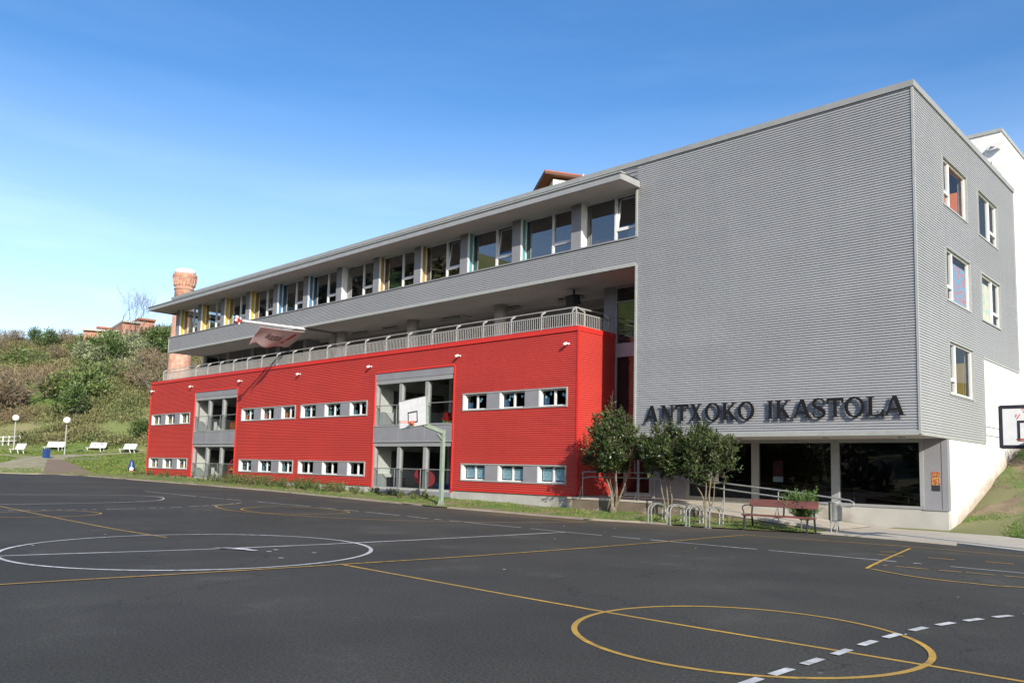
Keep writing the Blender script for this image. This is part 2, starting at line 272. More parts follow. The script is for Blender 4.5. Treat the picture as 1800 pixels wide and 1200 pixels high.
# ------------------------------------------------------------------ mesh helpers
class MB:
    def __init__(s): s.v = []; s.f = []
    def quad(s, *p):
        i = len(s.v); s.v += [tuple(q) for q in p]; s.f.append(tuple(range(i, i+len(p)))); return s
    def box(s, x0, y0, z0, x1, y1, z1):
        if x0 > x1: x0, x1 = x1, x0
        if y0 > y1: y0, y1 = y1, y0
        if z0 > z1: z0, z1 = z1, z0
        i = len(s.v)
        s.v += [(x0,y0,z0),(x1,y0,z0),(x1,y1,z0),(x0,y1,z0),(x0,y0,z1),(x1,y0,z1),(x1,y1,z1),(x0,y1,z1)]
        for f in ((0,3,2,1),(4,5,6,7),(0,1,5,4),(1,2,6,5),(2,3,7,6),(3,0,4,7)): s.f.append(tuple(i+k for k in f))
        return s
    def obox(s, c, ax, ay, az):                     # oriented box: centre and three half-axis vectors
        c = Vector(c); ax = Vector(ax); ay = Vector(ay); az = Vector(az); i = len(s.v)
        for dz in (-1, 1):
            for dx, dy in ((-1,-1),(1,-1),(1,1),(-1,1)): s.v.append(tuple(c+ax*dx+ay*dy+az*dz))
        for f in ((0,3,2,1),(4,5,6,7),(0,1,5,4),(1,2,6,5),(2,3,7,6),(3,0,4,7)): s.f.append(tuple(i+k for k in f))
        return s
    def tube(s, pts, r, n=8, cap=True):
        pts = [Vector(p) for p in pts]; rs = r if isinstance(r, (list, tuple)) else [r]*len(pts)
        i0 = len(s.v); prev = None
        for k, p in enumerate(pts):
            d = (pts[min(k+1, len(pts)-1)]-pts[max(k-1, 0)]).normalized()
            if prev is None: a = d.orthogonal().normalized()
            else: a = (prev - d*prev.dot(d)).normalized()
            prev = a; b = d.cross(a)
            for j in range(n):
                t = 2*pi*j/n; s.v.append(tuple(p+(a*cos(t)+b*sin(t))*rs[k]))
        for k in range(len(pts)-1):
            for j in range(n):
                a0 = i0+k*n+j; b0 = i0+k*n+(j+1) % n; s.f.append((a0, b0, b0+n, a0+n))
        if cap:
            s.f.append(tuple(i0+j for j in reversed(range(n)))); s.f.append(tuple(i0+(len(pts)-1)*n+j for j in range(n)))
        return s
    def lathe(s, cx, cy, prof, n=24):
        i0 = len(s.v)
        for r, z in prof:
            for j in range(n): s.v.append((cx+r*cos(2*pi*j/n), cy+r*sin(2*pi*j/n), z))
        for k in range(len(prof)-1):
            for j in range(n):
                a = i0+k*n+j; b = i0+k*n+(j+1) % n; s.f.append((a, b, b+n, a+n))
        s.f.append(tuple(i0+j for j in reversed(range(n)))); s.f.append(tuple(i0+(len(prof)-1)*n+j for j in range(n)))
        return s
    def sphere(s, c, r, n=14, m=9, sc=(1, 1, 1)):
        return s.lathe2(c, [(r*sin(pi*k/m), -r*cos(pi*k/m)) for k in range(m+1)], n, sc)
    def lathe2(s, c, prof, n, sc):
        i0 = len(s.v)
        for r, z in prof:
            for j in range(n): s.v.append((c[0]+sc[0]*r*cos(2*pi*j/n), c[1]+sc[1]*r*sin(2*pi*j/n), c[2]+sc[2]*z))
        for k in range(len(prof)-1):
            for j in range(n):
                a = i0+k*n+j; b = i0+k*n+(j+1) % n; s.f.append((a, b, b+n, a+n))
        return s
    def prism(s, poly, y0, y1, tf=lambda x, y, z: (x, y, z)):   # polygon in x,z extruded along y
        i0 = len(s.v); n = len(poly)
        for y in (y0, y1):
            for x, z in poly: s.v.append(tf(x, y, z))
        s.f.append(tuple(i0+j for j in range(n))); s.f.append(tuple(i0+n+j for j in reversed(range(n))))
        for j in range(n):
            k = (j+1) % n; s.f.append((i0+j, i0+n+j, i0+n+k, i0+k))
        return s
    def build(s, name, m, parent=None, smooth=False):
        o0 = Vector((0, 0, 0)); root = parent
        while root is not None:
            if root.parent is None: o0 = Vector(root.location)
            root = root.parent
        me = bpy.data.meshes.new(name)
        me.from_pydata([(x-o0.x, y-o0.y, z-o0.z) for x, y, z in s.v], [], s.f); me.update()
        me.materials.append(m)
        if smooth: me.polygons.foreach_set('use_smooth', [True]*len(me.polygons))
        o = bpy.data.objects.new(name, me); col.objects.link(o)
        if parent: o.parent = parent
        return o
def fast_mesh(name, V, F, m, parent=None, loc=None, smooth=False):   # numpy: V (n,3), F (k,4)
    me = bpy.data.meshes.new(name); V = np.asarray(V, np.float32); F = np.asarray(F, np.int32)
    if loc is not None: V = V - np.asarray(loc, np.float32)
    k = F.shape[1]
    me.vertices.add(len(V)); me.vertices.foreach_set('co', V.ravel())
    me.loops.add(F.size); me.loops.foreach_set('vertex_index', F.ravel())
    me.polygons.add(len(F)); me.polygons.foreach_set('loop_start', np.arange(0, F.size, k, dtype=np.int32)); me.polygons.foreach_set('loop_total', np.full(len(F), k, np.int32))
    if smooth: me.polygons.foreach_set('use_smooth', np.ones(len(F), bool))
    me.update(calc_edges=True); me.validate(); me.materials.append(m)
    o = bpy.data.objects.new(name, me); col.objects.link(o)
    if parent: o.parent = parent
    elif loc is not None: o.location = loc
    return o
def tag(o, label=None, cat=None, group=None, kind=None):
    if label: o['label'] = label
    if cat: o['category'] = cat
    if group: o['group'] = group
    if kind: o['kind'] = kind
    return o
def thing(name, label, cat, loc=(0, 0, 0), group=None, rz=0):
    o = bpy.data.objects.new(name, None); col.objects.link(o); o.location = loc; o.rotation_euler = (0, 0, rz); o.empty_display_size = .3
    return tag(o, label, cat, group)
def copy_tree(o, parent=None):
    c = o.copy(); col.objects.link(c); c.parent = parent
    for ch in o.children: copy_tree(ch, c)
    return c
def tri_noise(x, y, s, o=0): return mnoise.noise(Vector((x*s+o, y*s-o, o*.37)))

# ------------------------------------------------------------------ ground levels
FW = Vector((sin(YAW), cos(YAW), 0)); RT = Vector((cos(YAW), -sin(YAW), 0))
def h_court(x): return 0.0 if x > -12 else min(.42, (-12-x)*.42/38)
EDGE = [(-140, -44), (-75, -14), (-58, -7.5), (-55.5, -5.0), (-49.4, -4.4), (-42.8, -3.9), (-37.9, -3.45), (-30, -3.0), (-21, -3.3), (-16, -3.35), (-12.9, -3.1), (-9.1, -3.2), (-7.4, -2.75), (-4.8, -2.75), (-2.3, -1.75), (1.4, -2.1), (3.1, -3.1), (8, -5.5), (20, -10), (70, -20)]
def lerp_list(L, x):
    for (a, b), (c, d) in zip(L, L[1:]):
        if x <= c: return b+(d-b)*(max(x, a)-a)/(c-a)
    return L[-1][1]
def edge_y(x): return lerp_list(EDGE, x)
def ss(a, b, x):
    t = min(1, max(0, (x-a)/(b-a))); return t*t*(3-2*t)
def uv(x, y):
    d = Vector((x, y, 0)) - Vector((CAM.x, CAM.y, 0)); return d.dot(FW), d.dot(RT)
def terrain(x, y):
    u, v = uv(x, y); hc = h_court(x)
    z = hc + max(0, u-58)*.068
    k = max(0, u-86)
    hill = .40*k if k < 44 else 17.6+(k-44)*.06
    hill = min(hill, 24)
    hill += (tri_noise(x, y, .035, 3)*1.6 + tri_noise(x, y, .11, 7)*.5)*min(1, k/12)
    hill += -ss(-45, -80, v)*ss(8, 40, k)*3.6
    z += hill
    if x > -.6 and u < 86:                          # bank beside the white end wall
        z += ss(-.6, .0, x)*min(6.5, max(0, .315*(y-2.95+.55*max(0, x))))
    if y < edge_y(x): z = hc-.12
    elif x < 9 and y < 1.5: z -= .10*ss(-53.6, -52.7, x)
    z += min(72, max(0, -56-y)*.95)*(.26+.74*ss(-125, -185, x))                 # unseen wooded slope across the court, its height shaped for the window reflections
    return z
def at(px, u):                                      # a spot on the ground seen under picture column px, u metres ahead
    v = (px-900)/1425*u; p = Vector((CAM.x, CAM.y, 0))+FW*u+RT*v; return Vector((p.x, p.y, terrain(p.x, p.y)))

def grid_axis(lo, hi, step, outer):
    a = [lo+i*step for i in range(int((hi-lo)/step)+1)]
    return [lo-o for o in reversed(outer)]+a+[a[-1]+o for o in outer]
gx = grid_axis(-190, 40, 2.0, [20, 60, 150, 400, 900, 1800]); gy = grid_axis(-30, 140, 2.0, [20, 27, 33, 42, 52, 65, 75, 90, 120, 180, 400, 900, 1800])
gv = [(x, y, terrain(x, y)) for y in gy for x in gx]; nx_ = len(gx)
gf = [(j*nx_+i, j*nx_+i+1, (j+1)*nx_+i+1, (j+1)*nx_+i) for j in range(len(gy)-1) for i in range(nx_-1)]
o = fast_mesh('ground', gv, gf, TERR, smooth=True); tag(o, kind='structure')

# asphalt court
xs = [-140+i*2 for i in range(106)]; V = []; F = []
for i, x in enumerate(xs):
    e = edge_y(x)
    for y in (e, e-1.5, -14, -20, -30, -50, -90):
        V.append((x, min(y, e-.01) if y != e else e + tri_noise(x, 0, .9)*.12, h_court(x)))
n_ = 7
for i in range(len(xs)-1):
    for j in range(n_-1): F.append((i*n_+j, i*n_+j+1, (i+1)*n_+j+1, (i+1)*n_+j))
o = fast_mesh('court', V, F, ASPH); tag(o, kind='structure')

# verge along the building
def verge_z(x, y):
    e = edge_y(x); hc = h_court(x); wz = hc + (.15 if x > -22 else .15-.02*min(1, (-22-x)/20))
    t = min(1, max(0, (y-e)/2.0)); z = hc+.035+(wz-hc-.035)*t + tri_noise(x, y, .9, 2)*.035*min(1, t*4)
    if x > -5.0: z = hc + .03 + (z-hc-.03)*(1-ss(-5.0, -2.6, x))
    return z
V = []; F = []; xs = [-52.9+i*.4 for i in range(128)]; m_ = 9
for x in xs:
    e = edge_y(x)-.05; top = .05
    if x > -12.3: top = -.5
    for j in range(m_): y = e+(top-e)*j/(m_-1); V.append((x, y + (tri_noise(x, 5, 1.3)*.14 if j == 0 else 0), verge_z(x, y)))
for i in range(len(xs)-1):
    for j in range(m_-1): F.append((i*m_+j, (i+1)*m_+j, (i+1)*m_+j+1, i*m_+j+1))
o = fast_mesh('verge', V, F, VERG, smooth=True); tag(o, kind='structure')

# pavement by the entrance, bank at the right
mb = MB()
P = [(-2.35, -1.75), (1.4, -2.05), (3.1, -3.05), (8, -5.4), (20, -9.6), (20, -6), (6.5, -1.6), (3.6, .4), (1.2, 2.2), (0.05, 3.0), (0.05, 2.42), (-3.6, 2.42), (-3.6, .7), (-2.35, .7)]
mb.prism([(x, y) for x, y in P], -.10, .045, lambda x, y, z: (x, z, y)); mb.f = [tuple(reversed(f)) for f in mb.f]
o = mb.build('pavement', PAVE); tag(o, kind='structure')
V = []; F = []; A_ = [i*.5 for i in range(37)]; B_ = [i*.5 for i in range(60)]
for a in A_:
    for b in B_:
        x = .0+a; y0 = 3.0-.62*max(0, x-.1)*1.0; y = max(-4, y0)+b
        z = .03+min(6.5, max(0, .315*(y-max(-4, y0)))) + (tri_noise(x, y, .7, 9)*.12 + tri_noise(x, y, 2.3, 4)*.07)*min(1, b/2.0)
        V.append((x, y, z+.02))
for i in range(len(A_)-1):
    for j in range(len(B_)-1): F.append((i*60+j, (i+1)*60+j, (i+1)*60+j+1, i*60+j+1))
o = fast_mesh('bank', V, F, DIRT, smooth=True); tag(o, kind='structure')

# gravel path and bare earth on the left lawn, kerb of the court
def drape(name, pts, w, m, dz):
    V = []; F = []; P = []
    for (a, b) in zip(pts, pts[1:]):
        for k in range(10): P.append(Vector(a).lerp(Vector(b), k/10))
    P.append(Vector(pts[-1])); Wd = [w[0]+(w[1]-w[0])*k/(len(P)-1) for k in range(len(P))]
    for k, p in enumerate(P):
        d = (P[min(k+1, len(P)-1)]-P[max(k-1, 0)]).normalized(); nrm = Vector((-d.y, d.x))
        for j in range(5):
            q = p+nrm*Wd[k]*((j-2)/4+.10*tri_noise(p.x, p.y, .5, j)); V.append((q.x, q.y, terrain(q.x, q.y)+dz))
    for k in range(len(P)-1):
        for j in range(4): F.append((k*5+j, k*5+j+1, (k+1)*5+j+1, (k+1)*5+j))
    o = fast_mesh(name, V, F, m); tag(o, kind='structure'); return o
def a2(px, u): p = at(px, u); return (p.x, p.y)
drape('path', [a2(38, 54.5), a2(45, 64), a2(60, 68), a2(85, 74), a2(130, 78.5), a2(180, 81), a2(222, 84), a2(260, 86.5)], (5.5, 1.1), GRAVEL, .06)
drape('path', [a2(85, 72), a2(40, 76), a2(-20, 78)], (2.2, 1.4), GRAVEL, .07)
drape('worn_earth', [a2(128, 56.5), a2(118, 64), a2(105, 72)], (3.6, 1.2), DIRTP, .08)

mb = MB(); P = [(-80+i*.5) for i in range(148)]
for k, (a, b) in enumerate(zip(P, P[1:])):
    if -17.8 < a < -16.2: continue
    ya, yb = edge_y(a)+.05, edge_y(b)+.05; za, zb = h_court(a), h_court(b); w = .13
    mb.quad((a, ya-w, za+.05), (b, yb-w, zb+.05), (b, yb+w*.4, zb+.055), (a, ya+w*.4, za+.055)); mb.quad((a, ya-w, za-.05), (b, yb-w, zb-.05), (b, yb-w, zb+.05), (a, ya-w, za+.05))
tag(mb.build('kerb', KERB), kind='structure')
# painted lines on the court
def spline(pts, n=14, closed=False):
    if len(pts) < 3: return [Vector((*p, 0)) for p in pts]
    P = [Vector((*p, 0)) for p in pts]; out = []; m = len(P); rng = range(m if closed else m-1)
    for i in rng:
        p0 = P[(i-1) % m] if closed or i > 0 else P[0]*2-P[1]; p1 = P[i]; p2 = P[(i+1) % m]; p3 = P[(i+2) % m] if closed or i+2 < m else P[-1]*2-P[-2]
        for k in range(n):
            t = k/n; out.append(.5*((2*p1)+(p2-p0)*t+(2*p0-5*p1+4*p2-p3)*t*t+(3*p1-p0-3*p2+p3)*t**3))
    out.append(P[0].copy() if closed else P[-1]); return out
def strip(mb, P, w, dz, gaps=0.0, seed=0):
    rnd = random.Random(seed)
    for a, b in zip(P, P[1:]):
        d = b-a; L = d.length
        if L < 1e-5: continue
        k = max(1, int(L/.6))
        for j in range(k):
            if gaps and rnd.random() < gaps: continue
            p = a+d*(j/k); q = a+d*((j+1)/k); nrm = Vector((-d.y, d.x, 0))/L*w/2
            mb.quad(*[(c.x, c.y, h_court(c.x)+dz) for c in (p-nrm, q-nrm, q+nrm, p+nrm)])
def line(pts, m, w=.07, smooth=True, dz=.004, gaps=0.0, closed=False, name='court_line'):
    mb = MB(); strip(mb, spline(pts, closed=closed) if smooth else [Vector((*p, 0)) for p in pts], w, dz, gaps, len(pts)); return tag(mb.build(name, m), kind='structure')
circ = lambda cx, cy, r, n=72: [(cx+r*cos(2*pi*k/n), cy+r*sin(2*pi*k/n)) for k in range(n+1)]
line(circ(-7.12, -17.5, 3.14), LWHITE, .075, False, .008)
line(circ(3.41, -16.82, 1.69), LYEL, .062, False, .006)
line([(-60, -17.4), (-20.2, -17.2), (-14.5, -17.15), (-9.6, -17.0)], LYEL, .055, True, .004)
line([(-3.64, -16.72), (1.65, -16.86), (5.8, -16.75), (12, -16.7)], LYEL, .06, True, .004)
line([(-5.3, -36), (-4.45, -23.5), (-4.28, -21.4), (-3.95, -19.0), (-3.64, -16.7), (-3.35, -13.8), (-3.14, -9.5), (-3.1, -4.25)], LYEL, .06, True, .012)
line([(-3.1, -4.25), (.7, -3.85), (3.5, -4.1), (9, -4.6)], LYEL, .055, True, .004)
line([(-12.96, -4.2), (-10.8, -4.1), (-8.5, -4.35)], LYEL, .055, True, .004)
line([(-8.5, -4.35), (-9.0, -5.6), (-10.5, -8.0), (-12.7, -10.0), (-14.8, -11.1), (-16.6, -11.65), (-17.8, -11.6), (-19.4, -11.05), (-20.4, -9.7)], LYEL, .06, True, .010)
line([(-17.57, -11.1), (-18.35, -10.1), (-18.3, -9.0), (-16.9, -8.4), (-15.4, -8.4), (-14.75, -9.2), (-15.05, -10.7), (-16.1, -11.35)], LYEL, .06, True, .014, closed=True)
line([(-18.2, -18.2), (-18.5, -16.2), (-17.3, -15.6), (-16.4, -16.3), (-16.3, -17.6), (-16.6, -18.5)], LYEL, .06, True, .006)
line([(-9.1, -36), (-7.9, -22.5), (-7.7, -20.5), (-6.95, -17.1), (-6.55, -13.4), (-6.25, -8.05)], LWHITE, .07, True, .004)
line([(-30, -9.2), (-25.2, -8.9), (-22.1, -8.5), (-16, -7.85), (-11, -7.8), (-6.27, -8.0), (-2.3, -7.95), (1.3, -7.82), (4.2, -7.78), (12, -7.8)], LWHITE, .06, True, .006, gaps=.16)
line([(-27.5, -15.6), (-26.8, -11.9), (-25.6, -10.7), (-24.0, -10.9), (-22.4, -12.1), (-21.7, -14.6), (-21.7, -17.4), (-22.6, -21)], LWHITE, .06, True, .016)
line([(-20.75, -9.4), (-19.7, -10.9), (-18.8, -12.9), (-18.6, -14.7), (-18.65, -16.6), (-18.8, -18.5)], LWHITE, .06, True, .018, gaps=.4)
line([(1.06, -4.43), (1.87, -9.11), (2.12, -9.62), (2.97, -10.12), (3.74, -10.22), (4.5, -10.0), (6, -8.4), (7, -5)], LYEL, .06, True, .010)
line([(1.81, -8.78), (2.9, -8.72), (4.2, -8.6), (8, -8.5)], LYEL, .055, True, .012, gaps=.2)
for k, (a, b) in enumerate([((1.1, -6.6), (1.6, -6.55)), ((2.0, -6.3), (2.5, -6.3)), ((3.0, -6.1), (3.5, -6.1)), ((.9, -5.9), (1.15, -5.6))]): line([a, b], LYEL, .06, False, .004)
mb = MB()
D = [(4.37, -19.1), (4.355, -18.5), (4.375, -18.0), (4.39, -17.44), (4.41, -16.85), (4.42, -16.24), (4.45, -15.66), (4.51, -15.04), (4.61, -14.46), (4.75, -13.9), (4.92, -13.34), (5.14, -12.8), (5.4, -12.3)]
for k, (x, y) in enumerate(D):
    a = Vector((*D[max(0, k-1)], 0)); b = Vector((*D[min(len(D)-1, k+1)], 0)); d = (b-a).normalized(); strip(mb, [Vector((x, y, 0))-d*.165, Vector((x, y, 0))+d*.165], .085, .012)
tag(mb.build('court_dashes', LWHITE), kind='structure')
# spilt white paint near the middle of the white circle
mb = MB(); rnd = random.Random(4)
for cx, cy, rx, ry in [(-6.68, -17.0, .34, .12), (-6.25, -16.9, .12, .05), (-6.85, -17.12, .2, .06), (-6.1, -16.5, .05, .04), (-5.9, -16.75, .06, .03), (-5.3, -16.2, .05, .03), (-4.9, -17.1, .05, .03)]:
    a = radians(38); P = []
    for k in range(18):
        t = 2*pi*k/18; r = 1+rnd.uniform(-.3, .25); x = rx*r*cos(t); y = ry*r*sin(t); P.append((cx+x*cos(a)-y*sin(a), cy+x*sin(a)+y*cos(a)))
    mb.quad(*[(x, y, h_court(x)+.022) for x, y in P])
tag(mb.build('paint_spill', WHITEP), kind='structure')
mb = MB()
for k in range(30):                                 # trodden paper scraps
    x = rnd.uniform(-12, 9); y = rnd.uniform(-20.5, -4.5); s = rnd.uniform(.015, .04); a = rnd.uniform(0, pi)
    mb.quad(*[(x+s*cos(a+t)*q, y+s*sin(a+t), h_court(x)+.021) for t, q in ((0, 1), (1.4, .8), (pi, 1.1), (4.5, .7))])
tag(mb.build('litter', PAPER), kind='stuff', label='small pale scraps of litter trodden into the dark asphalt', cat='litter')

# ================================================================== SCHOOL BUILDING
B = thing('school_building', 'long school with red corrugated lower storeys and grey corrugated upper storey and end block', 'building', (0, 0, 0))
ZB, ZS, ZP, ZH = 2.87, 9.27, 10.33, 13.1         # soffit of end block, soffit of upper band, window sill, roof
W_, L_ = 50.12, 9.73
def corr(mb, axis, plane, a0, a1, z0, z1, holes=(), per=.080, dep=.031, out=-1):
    """horizontal corrugated sheet on plane y=plane (axis 'x') or x=plane (axis 'y'), out = sign of the outward normal"""
    acuts = sorted({a0, a1, *[min(a1, max(a0, h[k])) for h in holes for k in (0, 1)]}); fr = ((0, 0), (.48, 0), (.58, 1), (.93, 1))
    def strips(a, b, za, zb):
        prof = []; k0 = int(math.floor(za/per))-1
        for k in range(k0, int(zb/per)+2):
            for t, d in fr: prof.append(((k+t)*per, d))
        def dd(z):
            for (p, q) in zip(prof, prof[1:]):
                if p[0] <= z <= q[0]: return p[1]+(q[1]-p[1])*(z-p[0])/(q[0]-p[0])
            return 0
        zs = [(za, dd(za))]+[p for p in prof if za+1e-5 < p[0] < zb-1e-5]+[(zb, dd(zb))]
        i0 = len(mb.v)
        for z, d in zs:
            c = plane-out*dep*d
            for t in (a, b): mb.v.append((t, c, z) if axis == 'x' else (c, t, z))
        flip = (axis == 'x') == (out < 0)
        for k in range(len(zs)-1):
            i = i0+2*k; f = (i, i+1, i+3, i+2); mb.f.append(f if flip else f[::-1])
    for a, b in zip(acuts, acuts[1:]):
        mid = (a+b)/2; hz = sorted([(h[2], h[3]) for h in holes if h[0] < mid < h[1]]); z = z0
        for p, q in hz:
            if p > z+1e-4: strips(a, b, z, p)
            z = max(z, q)
        if z < z1-1e-4: strips(a, b, z, z1)
    return mb

# ---- grey cladding
SIDEW = [(2.72, 5.33, 10.27, 11.80, 0), (6.75, 9.33, 10.20, 11.80, 1), (2.82, 5.46, 7.23, 8.87, 0), (6.87, 9.40, 7.20, 8.83, 1), (2.90, 5.52, 4.27, 5.90, 0)]
mb = MB(); corr(mb, 'x', 0, -L_, 0, ZB, ZH); mb.build('front_cladding', GRAY, B)
mb = MB(); corr(mb, 'x', 0, -W_, -L_, ZS, ZP); mb.build('band_cladding', GRAY, B)
mb = MB(); corr(mb, 'x', 0, -W_+.1, -L_, 12.46, 13.08, per=.155, dep=.03); mb.build('roof_fascia', GRAYP, B)
mb = MB(); corr(mb, 'y', 0, 0, 12.0, ZB, ZH, holes=[s[:4] for s in SIDEW]+[(6.81, 12.0, ZB, 5.83)], out=1); mb.build('side_cladding', GRAY, B)
mb = MB()
mb.box(-.045, -.02, ZB, .02, .045, ZH)                         # corner trim
mb.box(-L_-.05, -.025, ZB, -L_+.03, .30, ZS); mb.box(-L_-.05, -.025, ZP+.02, -L_+.03, .3, 12.2)
mb.box(-L_+.03, -.022, ZB-.03, -.045, .10, ZB+.10); mb.box(-W_, -.022, ZS-.03, -L_-.05, .10, ZS+.09)
mb.box(-W_-.03, -.022, ZS-.03, -W_, .3, ZP+.02)
mb.box(-.10, .045, ZB-.03, .022, 6.80, ZB+.05); mb.box(-.10, 6.77, ZB+.05, .024, 6.83, 5.80); mb.box(-.10, 6.83, 5.80, .022, 12.0, 5.88); mb.box(-.1, 11.96, 5.88, .024, 12.03, ZH)
mb.build('cladding_trim', TRIM, B)
mb = MB(); mb.box(-W_+.05, -.05, ZH-.02, .05, .22, ZH+.17); mb.box(-.17, .22, ZH-.02, .05, 12.06, ZH+.17); mb.build('roof_coping', COPE, B)
mb = MB(); mb.box(-W_+.1, .22, ZH-.3, -.17, 12.0, ZH); mb.build('roof', ROOFM, B)
mb = MB(); mb.box(-W_, -.05, ZP-.012, -L_-.05, .56, ZP+.045); mb.build('window_sill', GRAYP, B)
# ---- eave
mb = MB(); XE0, XE1 = -51.0, -9.62
mb.quad((XE0, -1.2, 12.20), (XE0, .30, 12.20), (XE1, .30, 12.20), (XE1, -1.2, 12.20)); mb.build('eave_soffit', SOFF, B)
mb = MB(); mb.box(XE0, -1.22, 12.195, XE1, -1.17, 12.43); mb.box(XE1-.03, -1.17, 12.195, XE1+.02, -.02, 12.43); mb.box(XE0-.02, -1.17, 12.195, XE0+.03, 8, 12.43)
mb.build('eave_fascia', FRAMEG, B)
mb = MB(); mb.box(XE0-.05, -1.27, 12.43, XE1+.05, -1.0, 12.475); mb.quad((XE0, -1.0, 12.47), (XE1, -1.0, 12.47), (XE1, -.02, 12.52), (XE0, -.02, 12.52)); mb.quad((XE0, -1.0, 12.46), (XE0, -1, 12.2), (XE0, 8, 12.2), (XE0, 8, 12.5))
mb.quad((XE0, 0, 12.48), (-W_+.1, 0, 12.48), (-W_+.1, 8, 12.5), (XE0, 8, 12.5)); mb.build('eave_flashing', TRIM, B)
# ---- upper window wall
PR = [-12.43-3.287*k for k in range(12)]
for k, x in enumerate(PR):
    mb = MB(); mb.box(x-.50, .02, ZP+.045, x, .56, 12.2); mb.build('pilaster', GRAYP, B)
colours = [WHITEF, CYA, CYA, ORG, ORG, WHITEF, BLU, BLU, YEL, YEL, YEL, YEL]
def frame_window(x0, x1, z0, z1, y, mull=.57, tr=.45, tilt=0, panel=None, side=1):
    """window in plane y: large fixed pane and a narrow light with transom"""
    t = .055; xm = x0+(x1-x0)*mull; fr = MB()
    fr.box(x0, y, z0, x0+t, y+.08, z1); fr.box(x1-t, y, z0, x1, y+.08, z1); fr.box(x0+t, y, z0, x1-t, y+.08, z0+t); fr.box(x0+t, y, z1-t, x1-t, y+.08, z1)
    fr.box(xm-.05, y-.01, z0+t, xm+.05, y+.09, z1-t)
    fr.box(x0+.001, .015, z0, x0+.05, .10, z1)
    fr.box(xm+.05, y-.012, z0+tr-.06, x1-t, y+.092, z0+tr+.06)
    w = fr.build('window', WHITEF, B)
    p = MB(); p.quad((x0+t, y+.04, z0+t), (xm-.05, y+.04, z0+t), (xm-.05, y+.04, z1-t), (x0+t, y+.04, z1-t))
    p.quad((xm+.05, y+.042, z0+t), (x1-t, y+.042, z0+t), (x1-t, y+.042, z0+tr-.06), (xm+.05, y+.042, z0+tr-.06))
    za, zb = z0+tr+.06, z1-t; d = tilt*(zb-za)
    p.quad((xm+.05, y+.043, za), (x1-t, y+.043, za), (x1-t, y+.043+d, zb), (xm+.05, y+.043+d, zb))
    p.build('pane', GLASS_U, w)
    if tilt:
        s = MB()
        for xa in (xm+.08, x1-t-.03):
            s.obox((xa, y+.045+d/2, (za+zb)/2), (.03, 0, 0), (0, .02, 0), (0, d/2, (zb-za)/2))
        s.obox(((xm+x1)/2, y+.045+d, zb-.03), ((x1-xm)/2-.12, 0, 0), (0, .02, 0), (0, 0, .03)); s.build('sash', WHITEF, w)
    if panel is not None:
        q = MB(); q.box(x0+.001, .10, z0, x0+.03, y-.002, z1); q.build('reveal_panel', panel, w)
    return w
for k in range(12):
    x1 = -9.80 if k == 0 else PR[k-1]-.50
    frame_window(PR[k], x1, ZP+.045, 12.2, .30, .57, .50, {0: .14, 3: .15, 2: .13, 6: 0}.get(k, 0), colours[k])
mb = MB(); mb.box(-49.75, .26, ZP+.045, -49.68, .34, 12.2); w = mb.build('window', FRAMEG, B); q = MB(); q.quad((-49.68, .3, ZP+.045), (PR[11]-.5, .3, ZP+.045), (PR[11]-.5, .3, 12.2), (-49.68, .3, 12.2)); q.quad((-49.7, .34, ZP+.045), (-49.7, 6, ZP+.045), (-49.7, 6, 12.2), (-49.7, .34, 12.2)); q.build('pane', GLASS, w)
mb = MB()                                                       # upper rooms
mb.box(-W_, .57, 9.98, -.25, 6.5, 10.0); mb.quad((-49.6, 6.5, 10), (-.25, 6.5, 10), (-.25, 6.5, 12.6), (-49.6, 6.5, 12.6)); mb.quad((-49.6, .35, 12.6), (-.25, .35, 12.6), (-.25, 6.5, 12.6), (-49.6, 6.5, 12.6))
for x in (-9.9+.22, PR[2]-.2, PR[4]-.2, PR[6]-.2, PR[8]-.2): mb.box(x-.08, 1.0, 10.0, x+.08, 6.5, 12.6)
mb.build('upper_room', INNERM, B)
# ---- side windows of the end block
for (a0, a1, z0, z1, kind) in SIDEW:
    fr = MB(); t = .06; x = -.13
    fr.box(-.26, a0-.03, z0-.06, .035, a1+.03, z0-.01); fr.box(-.26, a0-.04, z1-.005, .03, a1+.04, z1+.035)
    fr.box(-.26, a0-.04, z0-.01, .03, a0, z1); fr.box(-.26, a1, z0-.01, .03, a1+.04, z1)
    w = fr.build('window', TRIM, B)
    f2 = MB(); m_a = a0+.30*(a1-a0) if kind == 0 else a0+.62*(a1-a0)
    f2.box(x, a0, z0, x+.08, a0+t, z1); f2.box(x, a1-t, z0, x+.08, a1, z1); f2.box(x, a0+t, z0, x+.08, a1-t, z0+t); f2.box(x, a0+t, z1-t, x+.08, a1-t, z1); f2.box(x-.01, m_a-.05, z0+t, x+.09, m_a+.05, z1-t)
    b0, b1 = (a0+t, m_a-.05) if kind == 0 else (m_a+.05, a1-t)
    f2.box(x-.012, b0, z0+.40, x+.092, b1, z0+.50); f2.build('frame', WHITEF, w)
    p = MB(); p.quad((x+.04, a0+t, z0+t), (x+.04, a1-t, z0+t), (x+.04, a1-t, z1-t), (x+.04, a0+t, z1-t)); p.build('pane', GLASS_C, w)
mb = MB()
